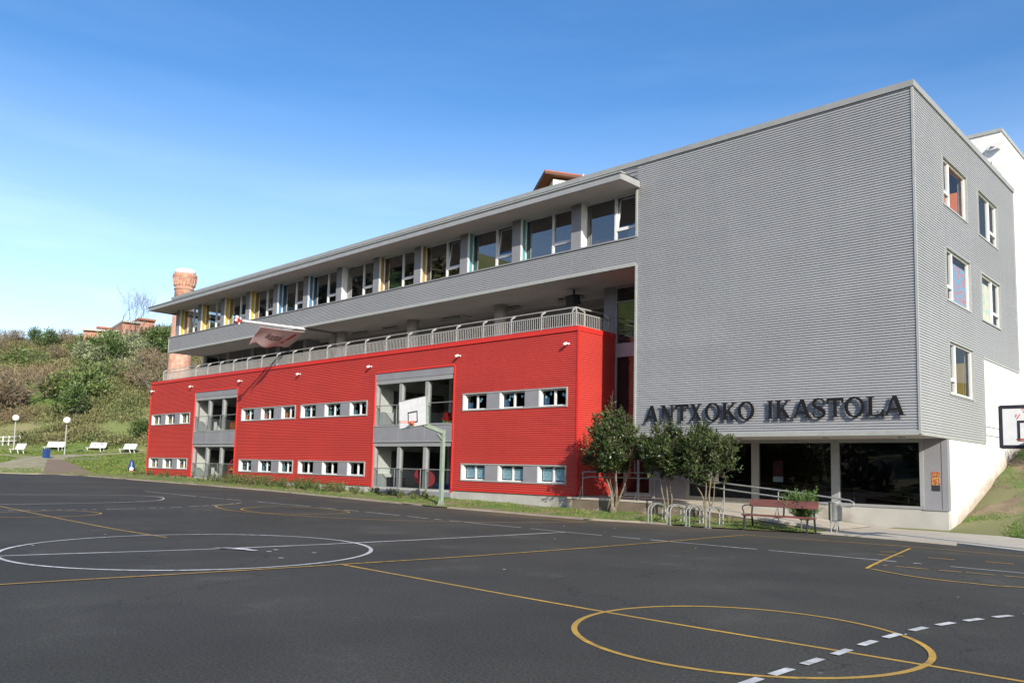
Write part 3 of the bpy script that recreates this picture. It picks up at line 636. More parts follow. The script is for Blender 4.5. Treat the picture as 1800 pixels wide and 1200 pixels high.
for zf, zc in ((3.6, 6.6), (6.8, 9.6), (9.95, 12.7)):
    mb.box(-5.5, 2.0, zf-.1, -.30, 10.2, zf); mb.quad((-5.5, 2.0, zf), (-5.5, 10.2, zf), (-5.5, 10.2, zc), (-5.5, 2.0, zc)); mb.quad((-5.5, 2, zf), (-.3, 2, zf), (-.3, 2, zc), (-5.5, 2, zc)); mb.quad((-5.5, 10.2, zf), (-.3, 10.2, zf), (-.3, 10.2, zc), (-5.5, 10.2, zc)); mb.quad((-5.5, 2, zc), (-.3, 2, zc), (-.3, 10.2, zc), (-5.5, 10.2, zc)); mb.box(-5.5, 6.05, zf, -.3, 6.15, zc)
mb.build('side_room', INNER, B)
mb = MB(); mb.box(-2.4, 5.30, 9.97, -.28, 5.42, 11.35); mb.box(-.9, 4.4, 9.97, -.7, 5.3, 10.9); mb.build('partition', ORANGE, B)
mb = MB(); mb.box(-2.4, 5.45, 3.65, -.28, 5.58, 5.5); mb.build('partition', ORG, B)
mb = MB(); mb.box(-.135, 3.75, 7.3, -.125, 5.35, 8.6); mb.build('window_drawing', TOYPRINT, B)
mb = MB(); mb.box(-.135, 7.0, 7.3, -.125, 8.35, 8.6); mb.build('window_drawing', TOYPALE, B)

# ---- soffits, terrace
mb = MB(); mb.quad((-W_, 0.02, ZS), (-W_, 7.0, ZS), (-L_, 7.0, ZS), (-L_, .02, ZS)); mb.build('terrace_ceiling', SOFF, B)
mb = MB()
for y in (3.4, 5.2): mb.box(-36, y, ZS-.12, -12.6, y+.14, ZS-.003)
for x in (-16, -22.3, -28.8, -33.5): mb.box(x, 2.7, ZS-.09, x+.12, 3.4, ZS-.004)
mb.build('ceiling_duct', SOFF, B)
for x in (-15.2, -19.0, -23.2, -28.2, -31.0):
    mb = MB(); mb.box(x-.7, 2.75, ZS-.16, x+.7, 2.95, ZS-.09); mb.box(x-.6, 2.81, ZS-.09, x-.55, 2.87, ZS-.003); mb.box(x+.55, 2.81, ZS-.09, x+.6, 2.87, ZS-.003); mb.build('ceiling_lamp', FRAMEG, B)
mb = MB(); mb.box(-52.3, .10, 6.75, -12.5, 7.0, 6.95); mb.build('terrace_floor', CONC, B)
for x in (-19.05, -25.55, -32.0):
    mb = MB(); mb.lathe(x, 2.31, [(.31, 6.95), (.31, ZS-.004)], 28); mb.build('column', SOFF, B, True)
# back wall of terrace: glazed on the left, deep recess on the right
mb = MB(); mb.box(-36.3, 2.44, 6.95, -36.0, 7.0, ZS-.003); mb.box(-36.0, 6.9, 6.95, -12.5, 7.0, ZS-.003); mb.box(-12.55, 2.62, 6.95, -12.45, 7.0, ZS-.003); mb.build('terrace_wall', GRAYP, B)
mb = MB(); mb.box(-49.7, 2.44, 6.95, -49.3, 2.6, ZS-.003)
for x in (-46.0, -42.6, -39.3): mb.box(x-.2, 2.44, 6.95, x+.2, 2.6, ZS-.003)
for x in (-47.4, -44.0, -40.7, -37.9): mb.box(x-.04, 2.46, 6.95, x+.04, 2.54, ZS-.003)
mb.box(-49.3, 2.45, 7.8, -36.3, 2.53, 7.88); w = mb.build('terrace_glazing', GRAYP, B)
q = MB(); q.quad((-49.3, 2.5, 6.95), (-36.3, 2.5, 6.95), (-36.3, 2.5, ZS-.003), (-49.3, 2.5, ZS-.003)); q.build('pane', GLASS, w)
mb = MB(); mb.quad((-49.6, 6.6, 6.95), (-36.3, 6.6, 6.95), (-36.3, 6.6, ZS), (-49.6, 6.6, ZS)); mb.quad((-49.6, 2.6, 6.95), (-49.6, 6.6, 6.95), (-49.6, 6.6, ZS), (-49.6, 2.6, ZS)); mb.build('terrace_room', INNERD, B)
mb = MB(); mb.box(-34.2, 2.9, 8.5, -33.6, 6.9, ZS-.004); mb.build('ceiling_beam', SOFF, B)
# stair glazing between the red block and the end block
mb = MB(); mb.box(-13.02, 2.36, 7.3, -12.46, 2.6, ZS-.003); mb.build('pilaster', GRAYP, B)
mb = MB(); y = 2.40
mb.box(-12.46, y-.02, .62, -12.36, y+.08, ZS-.003); mb.box(-10.55, y-.02, .62, -10.45, y+.08, ZS-.003); mb.box(-12.36, y, 6.28, -10.55, y+.08, 6.85); mb.box(-12.36, y-.01, ZS-.12, -10.55, y+.07, ZS-.003); mb.box(-10.45, y-.01, ZB, -9.7, y+.1, ZS-.003)
mb.box(-12.36, y-.01, 2.9, -10.55, y+.07, 3.0); mb.box(-12.36, y-.012, 8.55, -10.55, y+.06, 8.6)
w = mb.build('stair_glazing', FRAMEG, B)
q = MB(); q.quad((-12.36, y+.03, .62), (-10.55, y+.03, .62), (-10.55, y+.03, ZS-.003), (-12.36, y+.03, ZS-.003)); q.build('pane', GLASS, w)
mb = MB(); mb.quad((-13, 5.5, .6), (-9.5, 5.5, .6), (-9.5, 5.5, ZS), (-13, 5.5, ZS)); mb.quad((-12.44, 2.7, .6), (-12.44, 5.5, .6), (-12.44, 5.5, ZS), (-12.44, 2.7, ZS)); mb.box(-12.4, 2.62, 6.3, -9.8, 5.5, 6.8); mb.box(-12.4, 2.62, 3.0, -9.8, 5.5, 3.3); mb.quad((-9.73, .1, ZB), (-9.73, 5.5, ZB), (-9.73, 5.5, ZS), (-9.73, .1, ZS)); mb.build('stair_hall', INNERD, B)
mb = MB(); mb.box(-L_-.045, .30, ZB+.02, -L_-.035, 2.38, ZS-.01); mb.build('recess_cladding', GRAYP, B)

# ---- red block
YR = -.05; RX0, RX1, RZ0, RZ1 = -52.42, -12.40, .65, 7.07
BAYS = [(-45.28, -39.46), (-25.42, -19.53)]
STR = [(-51.95, -45.95), (-38.79, -32.76), (-32.12, -26.06), (-18.89, -12.96)]
holes = [(a, b, 4.15, 4.83) for a, b in STR]+[(a, b, 1.09, 1.75) for a, b in STR]+[(a, b, 0, 6.17) for a, b in BAYS]
mb = MB(); corr(mb, 'x', YR, RX0, RX1, RZ0, RZ1, holes, per=.088, dep=.032); mb.build('red_cladding', RED, B)
mb = MB(); corr(mb, 'y', RX1, YR, 2.38, RZ0, RZ1, per=.088, dep=.032, out=1); mb.build('red_side_cladding', RED, B); mb = MB(); corr(mb, 'y', RX0, YR, 8, RZ0, RZ1, per=.088, dep=.032, out=-1); mb.build('red_side_cladding', RED, B)
mb = MB(); mb.box(RX0-.02, YR-.04, RZ1, RX1+.02, .12, 7.26); mb.box(RX1-.15, .12, RZ1, RX1+.02, 2.38, 7.26); mb.box(RX0-.02, .12, RZ1, RX0+.15, 7.0, 7.26)
mb.build('parapet_coping', REDT, B)
mb = MB(); mb.box(RX1-.05, YR-.025, RZ0, RX1+.03, YR+.06, RZ1); mb.box(RX0-.03, YR-.025, RZ0, RX0+.05, YR+.06, RZ1)
for a, b in BAYS:
    for xx in (a, b): mb.box(xx-.05, YR-.025, RZ0-.15, xx+.02, YR+.35, 6.17)
    mb.box(a+.02, YR-.028, 6.17, b-.05, YR+.1, 6.25)
mb.box(RX0+.05, YR-.015, RZ0-.04, BAYS[0][0]-.05, .0, RZ0+.035); mb.box(BAYS[0][1]+.02, YR-.015, RZ0-.04, BAYS[1][0]-.05, .0, RZ0+.035); mb.box(BAYS[1][1]+.02, YR-.015, RZ0-.04, RX1-.05, 0, RZ0+.035)
mb.build('red_trim', REDT, B)
mb = MB(); mb.box(RX0+.04, .0, -.3, RX1-.02, .12, RZ0-.04); mb.box(RX1-.12, .12, -.3, RX1-.021, 2.38, RZ0-.01); mb.build('plinth', CONC, B)
def win_strip(a, b, z0, z1, dots=None, paper=False, seed=0):
    rnd = random.Random(seed)
    s = MB(); e = .05
    s.box(a-e, YR-.035, z0-e, b+e, YR+.22, z0); s.box(a-e, YR-.035, z1, b+e, YR+.22, z1+e); s.box(a-e, YR-.035, z0, a, YR+.22, z1); s.box(b, YR-.035, z0, b+e, YR+.22, z1)
    strip_o = s.build('window_strip', TRIM, B)
    ww, pw = 1.46, (b-a-3*1.46)/2
    for k in range(3):
        x0 = a+k*(ww+pw); x1 = x0+ww; y = YR+.13; t = .05
        f = MB(); f.box(x0, YR-.01, z0, x0+.09, y+.07, z1); f.box(x1-.04, y, z0, x1, y+.07, z1); f.box(x0+.09, y, z0, x1-.04, y+.07, z0+t); f.box(x0+.09, y, z1-.05, x1-.04, y+.07, z1)
        xm = (x0+x1)/2+.03; f.box(xm-.045, y-.005, z0+t, xm+.045, y+.075, z1-.05)
        w = f.build('window', WHITEF, strip_o)
        p = MB(); p.quad((x0+.09, y+.035, z0+t), (x1-.04, y+.035, z0+t), (x1-.04, y+.035, z1-.05), (x0+.09, y+.035, z1-.05)); p.build('pane', GLASS_D, w)
        if k < 2:
            g = MB(); g.box(x1+.004, YR-.012, z0, x1+pw-.004, y+.05, z1); g.build('infill_panel', GRAYP if dots else GRAYP, strip_o)
        if dots:
            st = MB()
            for q in range(rnd.choice((3, 4, 4))):
                cx = rnd.choice((rnd.uniform(x0+.2, xm-.15), rnd.uniform(xm+.15, x1-.15))); cz = z0+.38+rnd.uniform(-.05, .16); r = .06
                st.quad(*[(cx+r*cos(2*pi*j/10), y+.052, cz+r*1.1*sin(2*pi*j/10)) for j in range(10)])
            st.build('sticker', STICK, w)
            st = MB(); st.box(x0+.12, y+.09, z0+t, x0+.34, y+.13, z0+t+rnd.uniform(.2, .34)); st.build('sill_drawing', dots, w)
        if paper:
            for side, xa, xb in (('left', x0+.13, xm-.07), ('right', xm+.07, x1-.06)):
                pp = thing('paper_sheet', f'pale blue sheet in the {side} pane of the {("first", "middle", "last")[k]} low window before the red corner', 'paper', ((xa+xb)/2, y+.06, z0+.1), 'paper sheets in the low windows')
                q = MB(); q.box(xa, y+.06, z0+.09, xb, y+.066, z1-.09-rnd.uniform(0, .04)); q.build('sheet', PAPERB, pp)
for k, (a, b) in enumerate(STR):
    win_strip(a, b, 4.15, 4.83, (YEL, ORANGE, CYA, BLU)[k], False, k)
    win_strip(a, b, 1.09, 1.75, (YEL, CYA, None, None)[k], k == 3, k+10)
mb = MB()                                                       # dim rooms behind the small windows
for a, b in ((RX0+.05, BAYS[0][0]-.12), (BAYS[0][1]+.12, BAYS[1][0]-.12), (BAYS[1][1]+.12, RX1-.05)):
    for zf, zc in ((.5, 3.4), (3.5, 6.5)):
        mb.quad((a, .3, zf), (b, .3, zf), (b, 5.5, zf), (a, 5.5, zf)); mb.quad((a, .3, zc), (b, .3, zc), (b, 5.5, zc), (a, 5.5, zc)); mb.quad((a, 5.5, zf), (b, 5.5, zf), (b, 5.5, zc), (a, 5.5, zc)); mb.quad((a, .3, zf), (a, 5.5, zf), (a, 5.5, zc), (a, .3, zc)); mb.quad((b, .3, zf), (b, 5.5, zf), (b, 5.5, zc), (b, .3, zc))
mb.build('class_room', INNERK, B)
for bi, (a, b) in enumerate(BAYS):
    mb = MB(); a_, b_ = a+.02, b-.05
    mb.box(a_, YR+.01, 5.82, b_, YR+.3, 6.165); mb.box(a_, YR-.01, 2.78, b_, YR+.4, 3.55); mb.box(a-.04, YR-.06, .27, b+.02, YR+.5, .50)
    bay = mb.build('glazed_bay', GRAYP, B)
    mb = MB(); mb.box(a_-.01, YR-.035, 3.53, b_+.01, YR+.1, 3.565); mb.box(a_-.01, YR-.03, 2.755, b_+.01, YR+.1, 2.79)
    for xx in (a_+1.95, a_+3.9): mb.box(xx-.012, YR-.012, 2.80, xx+.012, YR, 3.52)
    mb.build('spandrel_trim', TRIM, bay)
    for z0, z1 in ((3.565, 5.82), (.50, 2.755)):
        f = MB(); w3 = (b_-a_)/3; y = YR+.14
        f.box(a_, YR+.03, z1-.20, b_-.12, y+.16, z1)              # roller box rail
        for k in (1, 2): f.box(a_+w3*k-.12, y-.06, z0, a_+w3*k+.10, y+.14, z1-.20)
        f.box(a_, y-.10, z0, a_+.10, y+.14, z1-.2); f.box(b_-.07, y, z0, b_, y+.14, z1-.2); f.box(a_+.10, y, z0, b_-.07, y+.12, z0+.07)
        w = f.build('window', FRAMEG, bay)
        p = MB(); p.quad((a_+.1, y+.06, z0+.07), (b_-.07, y+.06, z0+.07), (b_-.07, y+.06, z1-.2), (a_+.1, y+.06, z1-.2)); p.build('pane', GLASS_C, w)
        g = MB(); g.quad((a_+.12, YR+.03, z0+.10), (b_-.1, YR+.03, z0+.10), (b_-.1, YR+.03, z0+.97), (a_+.12, YR+.03, z0+.97)); g.build('balustrade_glass', GLASS_C, w)
        r = MB(); r.tube([(a_+.1, YR+.03, z0+.99), (b_-.08, YR+.03, z0+.99)], .022, 8)
        for xx in (a_+.14, a_+w3-.2, a_+w3+.18, a_+2*w3-.2, a_+2*w3+.18): r.tube([(xx, YR+.03, z0+.05), (xx, YR+.03, z0+.99)], .014, 6)
        r.build('balustrade_rail', GALV, w)
    r = MB(); rl = MB(); xa, xb = a-.10, b+.10                   # room behind the bay
    for zf, zc in ((.46, 2.9), (3.52, 6.1)):
        rl.quad((xa, .2, zf), (xa, 5, zf), (xa, 5, zc), (xa, .2, zc)); r.quad((xb, .2, zf), (xb, 5, zf), (xb, 5, zc), (xb, .2, zc)); r.quad((xa, 5, zf), (xb, 5, zf), (xb, 5, zc), (xa, 5, zc)); r.quad((xa, .2, zc), (xb, .2, zc), (xb, 5, zc), (xa, 5, zc))
        rl.box(xa+2.0, 3.2, zf, xa+2.2, 5, zc-.01); rl.box(xa+3.6, 2.2, zf, xa+3.75, 3.1, zc-.01); rl.box(xa+.004, .22, zf, xa+.5, 1.4, zf+.75)
    r.build('bay_room', INNERM, bay); rl.build('bay_partition', INNERW, bay)  # sunlight painted into the whiter left wall, shade into the darker ones
    r = MB()
    for zf in (.46, 3.52): r.quad((xa, .2, zf), (xb, .2, zf), (xb, 5, zf), (xa, 5, zf)); r.box(xa+.004, 1.2, zf+1.0, xa+.05, 4.6, zf+1.9)
    r.box(xa+2.3, 4.4, .46, xb-.3, 4.95, 2.2); r.box(xa+2.3, 4.4, 3.52, xb-.3, 4.95, 5.2)
    r.build('room_furniture', INNERD, bay)

# ---- ground floor under the end block
mb = MB(); mb.quad((-L_, .1, ZB-.02), (-L_, 2.5, ZB-.02), (-.02, 2.5, ZB-.02), (-.02, .1, ZB-.02)); mb.build('overhang_soffit', SOFF, B)
for x, y in ((-6.2, 1.2), (-3.2, 1.2), (-.9, 1.2)):
    m_ = MB(); m_.lathe(x, y, [(.10, ZB-.05), (.10, ZB-.021)], 16); m_.build('recessed_lamp', TRIM, B)
GY = 2.48
mb = MB(); mb.box(-9.1, GY-.005, -.2, -.02, GY+.3, .68); mb.build('plinth', CONC, B)
mb = MB(); mb.box(-9.1, GY-.035, .68, -.69, GY+.12, .76); mb.box(-9.1, GY-.03, ZB-.14, -.69, GY+.12, ZB-.021)
for xa, xb in ((-6.41, -6.15), (-3.55, -3.29), (-.80, -.69), (-9.1, -8.98)): mb.box(xa, GY-.05, .76, xb, GY+.12, ZB-.14)
w = mb.build('shop_glazing', FRAMEG, B)
q = MB(); q.quad((-8.98, GY+.04, .76), (-.80, GY+.04, .76), (-.8, GY+.04, ZB-.14), (-8.98, GY+.04, ZB-.14)); q.build('pane', GLASS, w)
mb = MB(); mb.box(-.69, GY-.02, .68, -.17, GY+.2, ZB-.021); mb.box(-.17, GY-.035, .68, -.001, GY+.2, ZB-.021); mb.box(-.72, GY-.045, .66, .01, GY+.05, .70); mb.build('corner_panel', GRAYP, B)
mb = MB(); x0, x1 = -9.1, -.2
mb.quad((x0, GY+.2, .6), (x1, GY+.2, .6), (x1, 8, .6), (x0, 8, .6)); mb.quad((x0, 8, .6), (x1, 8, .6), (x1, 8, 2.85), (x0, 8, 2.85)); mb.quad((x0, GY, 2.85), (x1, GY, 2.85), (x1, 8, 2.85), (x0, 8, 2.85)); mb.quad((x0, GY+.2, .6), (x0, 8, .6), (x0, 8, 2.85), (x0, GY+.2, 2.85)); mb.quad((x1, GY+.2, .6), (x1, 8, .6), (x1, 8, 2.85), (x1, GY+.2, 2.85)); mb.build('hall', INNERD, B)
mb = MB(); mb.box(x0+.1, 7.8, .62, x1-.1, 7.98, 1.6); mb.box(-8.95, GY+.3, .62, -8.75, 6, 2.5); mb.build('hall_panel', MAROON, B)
# entrance door and panel
mb = MB(); y = 2.42
mb.box(-11.95, y-.03, .66, -11.82, y+.1, 2.75); mb.box(-10.72, y-.03, .66, -10.58, y+.1, 2.75); mb.box(-11.82, y-.028, 2.62, -10.72, y+.1, 2.75); mb.box(-11.82, y-.028, .66, -10.72, y+.09, .80); mb.box(-11.3, y-.026, .80, -11.2, y+.09, 2.62)
dr = mb.build('entrance_door', FRAMEG, B); q = MB(); q.quad((-11.82, y+.02, .8), (-10.72, y+.02, .8), (-10.72, y+.02, 2.62), (-11.82, y+.02, 2.62)); q.build('pane', GLASS, dr)
mb = MB(); mb.tube([(-11.36, y-.05, 1.5), (-11.36, y-.09, 1.55), (-11.36, y-.09, 2.0), (-11.36, y-.05, 2.05)], .015, 6); mb.build('handle', GALV, dr)
mb = MB(); mb.box(-10.45, 2.44, .62, -9.1, 2.6, ZB+.2); mb.build('door_panel', GRAYP, B)
# white end wall under the grey side cladding
mb = MB(); mb.box(-.35, 2.68, -.3, -.012, 34, ZB-.02); mb.box(-.35, 6.84, ZB-.02, -.014, 34, 5.79); mb.box(-.35, 12.05, 5.79, -.016, 34, 6.3)
mb.build('end_wall', WALLE, B)
mb = MB()
for z in (3.46, 3.16): mb.tube([(-.002, 6.86, z), (-.002, 30, z)], .013, 6)
mb.build('wall_cable', GRAYP, B)
# white stair tower behind
mb = MB(); mb.box(-5.0, 12.35, 5, -.40, 34, 15.85); mb.build('stair_tower', PLAST, B)
mb = MB(); mb.box(-5.05, 12.30, 15.85, -.35, 34, 16.0); mb.build('tower_coping', TRIM, B)
mb = MB(); mb.tube([(-.98, 12.30, 12.0), (-.98, 12.30, 15.15), (-.80, 12.30, 15.32), (-.62, 12.30, 15.30)], .03, 8); mb.tube([(-.98, 12.30, 14.5), (-.8, 12.3, 14.68), (-.66, 12.3, 14.62)], .025, 8); mb.build('conduit', WHITEF, B)
# unseen back and base, so that the block closes
mb = MB(); mb.box(-W_, 11.7, .2, -.4, 12.0, ZH-.3); mb.build('rear_wall', PLAST, B)

# ---- sign
SG = thing('school_sign', 'raised black serif letters reading ANTXOKO IKASTOLA on the grey corrugated front', 'sign', (-4.8, -.09, 3.38))
def bar(p, q, w):          # stroke with flat ends
    d = Vector((q[0]-p[0], q[1]-p[1])).normalized(); n_ = Vector((-d.y, d.x))*w/2
    return [(p[0]-n_.x, p[1]-n_.y), (q[0]-n_.x, q[1]-n_.y), (q[0]+n_.x, q[1]+n_.y), (p[0]+n_.x, p[1]+n_.y)]
def hb(x0, x1, z0, z1): return [(x0, z0), (x1, z0), (x1, z1), (x0, z1)]
def slant(x0, x1, w, z0=0, z1=1): return [(x0-w/2, z0), (x0+w/2, z0), (x1+w/2, z1), (x1-w/2, z1)]
S_ = .055
def ring(cx, cz, rx, rz, wx, wz, n=36):
    return [[(cx+rx*cos(a), cz+rz*sin(a)), (cx+rx*cos(b), cz+rz*sin(b)), (cx+(rx-wx)*cos(b), cz+(rz-wz)*sin(b)), (cx+(rx-wx)*cos(a), cz+(rz-wz)*sin(a))] for a, b in [(2*pi*k/n, 2*pi*(k+1)/n) for k in range(n)]]
def ribbon(P, Wd):
    out = []
    for k in range(len(P)-1):
        def nn(i):
            d = (Vector(P[min(i+1, len(P)-1)])-Vector(P[max(i-1, 0)])).normalized(); return Vector((-d.y, d.x))*Wd[i]/2
        a, b = Vector(P[k]), Vector(P[k+1]); na, nb = nn(k), nn(k+1); out.append([tuple(a-na), tuple(b-nb), tuple(b+nb), tuple(a+na)])
    return out
def glyph(c, w):           # polygons in a box w wide, 1 high
    t, u = .175, .09
    if c == 'I': return [hb(w/2-t/2, w/2+t/2, 0, 1), hb(w/2-.17, w/2+.17, 0, S_), hb(w/2-.17, w/2+.17, 1-S_, 1)]
    if c == 'A': return [slant(.10, w/2-.02, u, 0, 1), slant(w-.13, w/2+.02, t+.03, 0, 1), hb(.2, w-.2, .28, .39), hb(-.04, .26, 0, S_), hb(w-.32, w+.04, 0, S_)]
    if c == 'N': return [hb(.10, .10+u, 0, 1), hb(w-.10-u, w-.10, 0, 1), slant(w-.15, .15, t+.06, 0, 1), hb(-.02, .30, 0, S_), hb(w-.32, w+.02, 1-S_, 1), hb(-.02, .16, 1-S_, 1)]
    if c == 'T': return [hb(w/2-t/2, w/2+t/2, 0, 1), hb(0, w, 1-.115, 1), hb(w/2-.18, w/2+.18, 0, S_), [(0, .74), (.07, .74), (.12, .9), (0, .9)], [(w, .74), (w, .9), (w-.12, .9), (w-.07, .74)]]
    if c == 'X': return [slant(w-.14, .16, t+.03, 0, 1), slant(.12, w-.14, u, 0, 1), hb(-.03, .26, 0, S_), hb(w-.34, w+.03, 0, S_), hb(-.02, .34, 1-S_, 1), hb(w-.28, w, 1-S_, 1)]
    if c == 'O': return ring(w/2, .5, w/2, .54, t-.01, .10)
    if c == 'K': return [hb(.08, .08+t, 0, 1), slant(.24, w-.12, u, .40, 1), [(.30, .50), (.42, .64), (w+.02, 0), (w-.24, 0)], hb(-.02, .34, 0, S_), hb(-.02, .34, 1-S_, 1), hb(w-.30, w+.03, 1-S_, 1), hb(w-.32, w+.05, 0, S_)]
    if c == 'L': return [hb(.10, .10+t, 0, 1), hb(-.02, w, 0, .10), hb(-.02, .38, 1-S_, 1), [(w-.16, .1), (w, .1), (w+.03, .32), (w-.04, .32)]]
    if c == 'S':
        P = [(w-.10, .72), (w-.10, .86), (w*.72, .975), (w*.46, 1.0), (w*.20, .95), (w*.10, .80), (w*.14, .66), (w*.36, .55), (w*.66, .45), (w*.86, .33), (w*.88, .18), (w*.74, .05), (w*.48, .0), (w*.22, .04), (w*.08, .16), (w*.08, .30)]
        return ribbon(P, [.05, .07, .09, .10, .12, .15, .18, .20, .20, .18, .15, .12, .10, .09, .07, .05])
    return []
LX = [(-9.24, -8.68), (-8.56, -8.02), (-7.97, -7.44), (-7.38, -6.92), (-6.79, -6.22), (-6.15, -5.64), (-5.57, -5.0), (-4.56, -4.33), (-4.26, -3.79), (-3.70, -3.12), (-3.08, -2.65), (-2.62, -2.12), (-2.08, -1.50), (-1.44, -.97), (-.95, -.38)]
for c, (xa, xb) in zip('ANTXOKOIKASTOLA', LX):
    H_ = .575; z0 = 3.395; w = (xb-xa)/H_; lm = MB()
    for k, P in enumerate(glyph(c, w)):
        y1 = -.17-.0016*(k % 9); lm.prism([(xa+x*H_, z0+z*H_) for x, z in P], y1+.055, -.075)
    lm.build('letter', LETTER, SG)
mb = MB()
for (xa, xb) in LX:
    for x in (xa+.14, xb-.14): mb.box(x-.012, -.075, 3.55, x+.012, -.001, 3.575)
mb.build('standoff_pin', GALV, SG)

# ---- terrace railing
PX = [-50.75, -48.99, -47.30, -45.61, -43.90, -42.18, -40.42, -38.67, -36.93, -35.18, -33.43, -31.7, -29.97, -28.24, -26.52, -24.79, -23.05, -21.30, -19.59, -17.87, -16.16, -14.44, -12.80]
RAIL = thing('terrace_railing', 'grey steel bar railing with bent posts along the top of the red wall', 'railing', (-31, .05, 7.26))
for x in PX:
    p = MB(); p.box(x-.022, .02, 7.26, x+.022, .07, 7.93); p.obox((x, .16, 8.01), (.022, 0, 0), (0, .12, .075), (0, -.02, .03)); p.build('post', STEELW, RAIL)
for y in (.55, 2.15):
    p = MB(); p.box(-12.63, y-.022, 7.26, -12.58, y+.022, 7.93); p.obox((-12.73, y, 8.01), (-.12, 0, .075), (0, .022, 0), (.02, 0, .03)); p.build('post', STEELW, RAIL)
p = MB(); p.box(-12.63, .02, 7.26, -12.58, .07, 7.93); p.obox((-12.72, .16, 8.01), (-.1, .1, .075), (.016, .016, 0), (-.02, .02, .03)); p.build('post', STEELW, RAIL)
p = MB(); p.tube([(-50.8, .27, 8.09), (-12.82, .27, 8.09), (-12.82, 2.3, 8.09)], .026, 8); p.build('handrail', STEELW, RAIL)
for a, b in zip(PX, PX[1:]+[-12.6]):
    g = MB(); g.box(a+.03, .03, 7.80, b-.03, .06, 7.84); g.box(a+.03, .03, 7.31, b-.03, .06, 7.34); n_ = max(1, int(round((b-a)/.115)))
    for k in range(1, n_): x = a+(b-a)*k/n_; g.box(x-.011, .034, 7.34, x+.011, .056, 7.80)
    g.build('baluster_panel', STEELW, RAIL)
g = MB(); g.box(-12.62, .1, 7.80, -12.59, 2.3, 7.84); g.box(-12.62, .1, 7.31, -12.59, 2.3, 7.34)
for k in range(19): y = .17+k*.115; g.box(-12.616, y-.011, 7.34, -12.594, y+.011, 7.8)
g.build('baluster_panel', STEELW, RAIL)

# ---- flagpole and flag
FP = thing('flagpole', 'white flagpole projecting level from under the terrace ceiling with a red and white tip', 'flagpole', (-32.4, 2.2, 9.22))
mb = MB(); mb.tube([(-32.4, 2.1, 9.235), (-32.4, -3.72, 9.085)], [.075, .06], 12); mb.build('pole', WHITEP, FP)
mb = MB(); mb.tube([(-32.4, 2.2, 9.236), (-32.4, .15, 9.185)], .075, 12); mb.box(-32.5, 1.9, 9.1, -32.3, 2.05, ZS-.003); mb.build('bracket', GRAYP, FP)
mb = MB(); mb.sphere((-32.4, -3.80, 9.08), .08); mb.sphere((-32.42, -3.95, 9.14), .10); mb.sphere((-32.42, -3.98, 8.98), .09); mb.build('finial', REDPL, FP, True)
mb = MB(); mb.sphere((-32.4, -4.02, 9.24), .09); mb.sphere((-32.34, -4.1, 9.05), .08); mb.sphere((-32.44, -3.88, 8.92), .07); mb.build('finial_tip', WHITEP, FP, True)
FL = thing('flag', 'white flag with dark script and red exclamation mark blown sideways under its white pole', 'flag', (-32.4, -1.2, 9.0))
def flagpt(s, t):          # s along the pole 0..1 from tip, t down the cloth 0..1
    top = Vector((-32.4, -2.64+2.78*s, 8.95+.10*s-.05*sin(pi*s)))
    d = Vector((-1.12-.68*s, 0, -.84+.0*s)); w = .16*sin(5.5*s+2.2*t)*t + .07*sin(11*s+1.0)*t
    p = top+d*t*(1-.12*sin(pi*s)) + Vector((.35*w, .15*w, w*.9))
    p += Vector((-.18, 0, -.26))*max(0, (t-.75)/.25)*max(0, (.14-s)/.14)
    return p
V = []; F = []; NS, NT = 40, 22
for j in range(NT+1):
    for i in range(NS+1): V.append(flagpt(i/NS, j/NT))
for j in range(NT):
    for i in range(NS): a = j*(NS+1)+i; F.append((a, a+1, a+NS+2, a+NS+1))
mb = MB(); mb.v = [tuple(p) for p in V]; mb.f = F; fo = mb.build('cloth', CLOTH, FL, True)
sm = fo.modifiers.new('thick', 'SOLIDIFY'); sm.thickness = .006
def flag_decal(body, m, x0, x1, z0, z1, name, shear=0.0):
    cu = bpy.data.curves.new('lettering', 'FONT'); cu.body = body; cu.size = 1; cu.fill_mode = 'FRONT'; cu.shear = shear; cu.offset = .03 if body == '!' else .012
    t = bpy.data.objects.new('lettering', cu); me = bpy.data.meshes.new_from_object(t); bpy.data.objects.remove(t)
    xs_ = [v.co.x for v in me.vertices]; ys_ = [v.co.y for v in me.vertices]; a, b, c, d = min(xs_), max(xs_), min(ys_), max(ys_)
    mb = MB()
    import bmesh
    bm = bmesh.new(); bm.from_mesh(me); bmesh.ops.subdivide_edges(bm, edges=[e for e in bm.edges if e.calc_length() > .12], cuts=2); bmesh.ops.triangulate(bm, faces=bm.faces)
    for v in bm.verts:
        s = x0+(v.co.x-a)/(b-a)*(x1-x0); tt = z1+(v.co.y-c)/(d-c)*(z0-z1)
        p = flagpt(s, tt); e1 = flagpt(s+.01, tt)-p; e2 = flagpt(s, tt+.01)-p; nn = e1.cross(e2).normalized()
        if nn.dot(CAM-p) < 0: nn = -nn
        mb.v.append(tuple(p+nn*.014))
    mb.f = [tuple(v.index for v in f.verts) for f in bm.faces]; bm.free(); mb.build(name, m, FL)
flag_decal('ikastol', FLAGD, .24, .62, .30, .62, 'lettering', .25)
flag_decal('!', FLAGR, .66, .86, .14, .74, 'red_mark', .55)

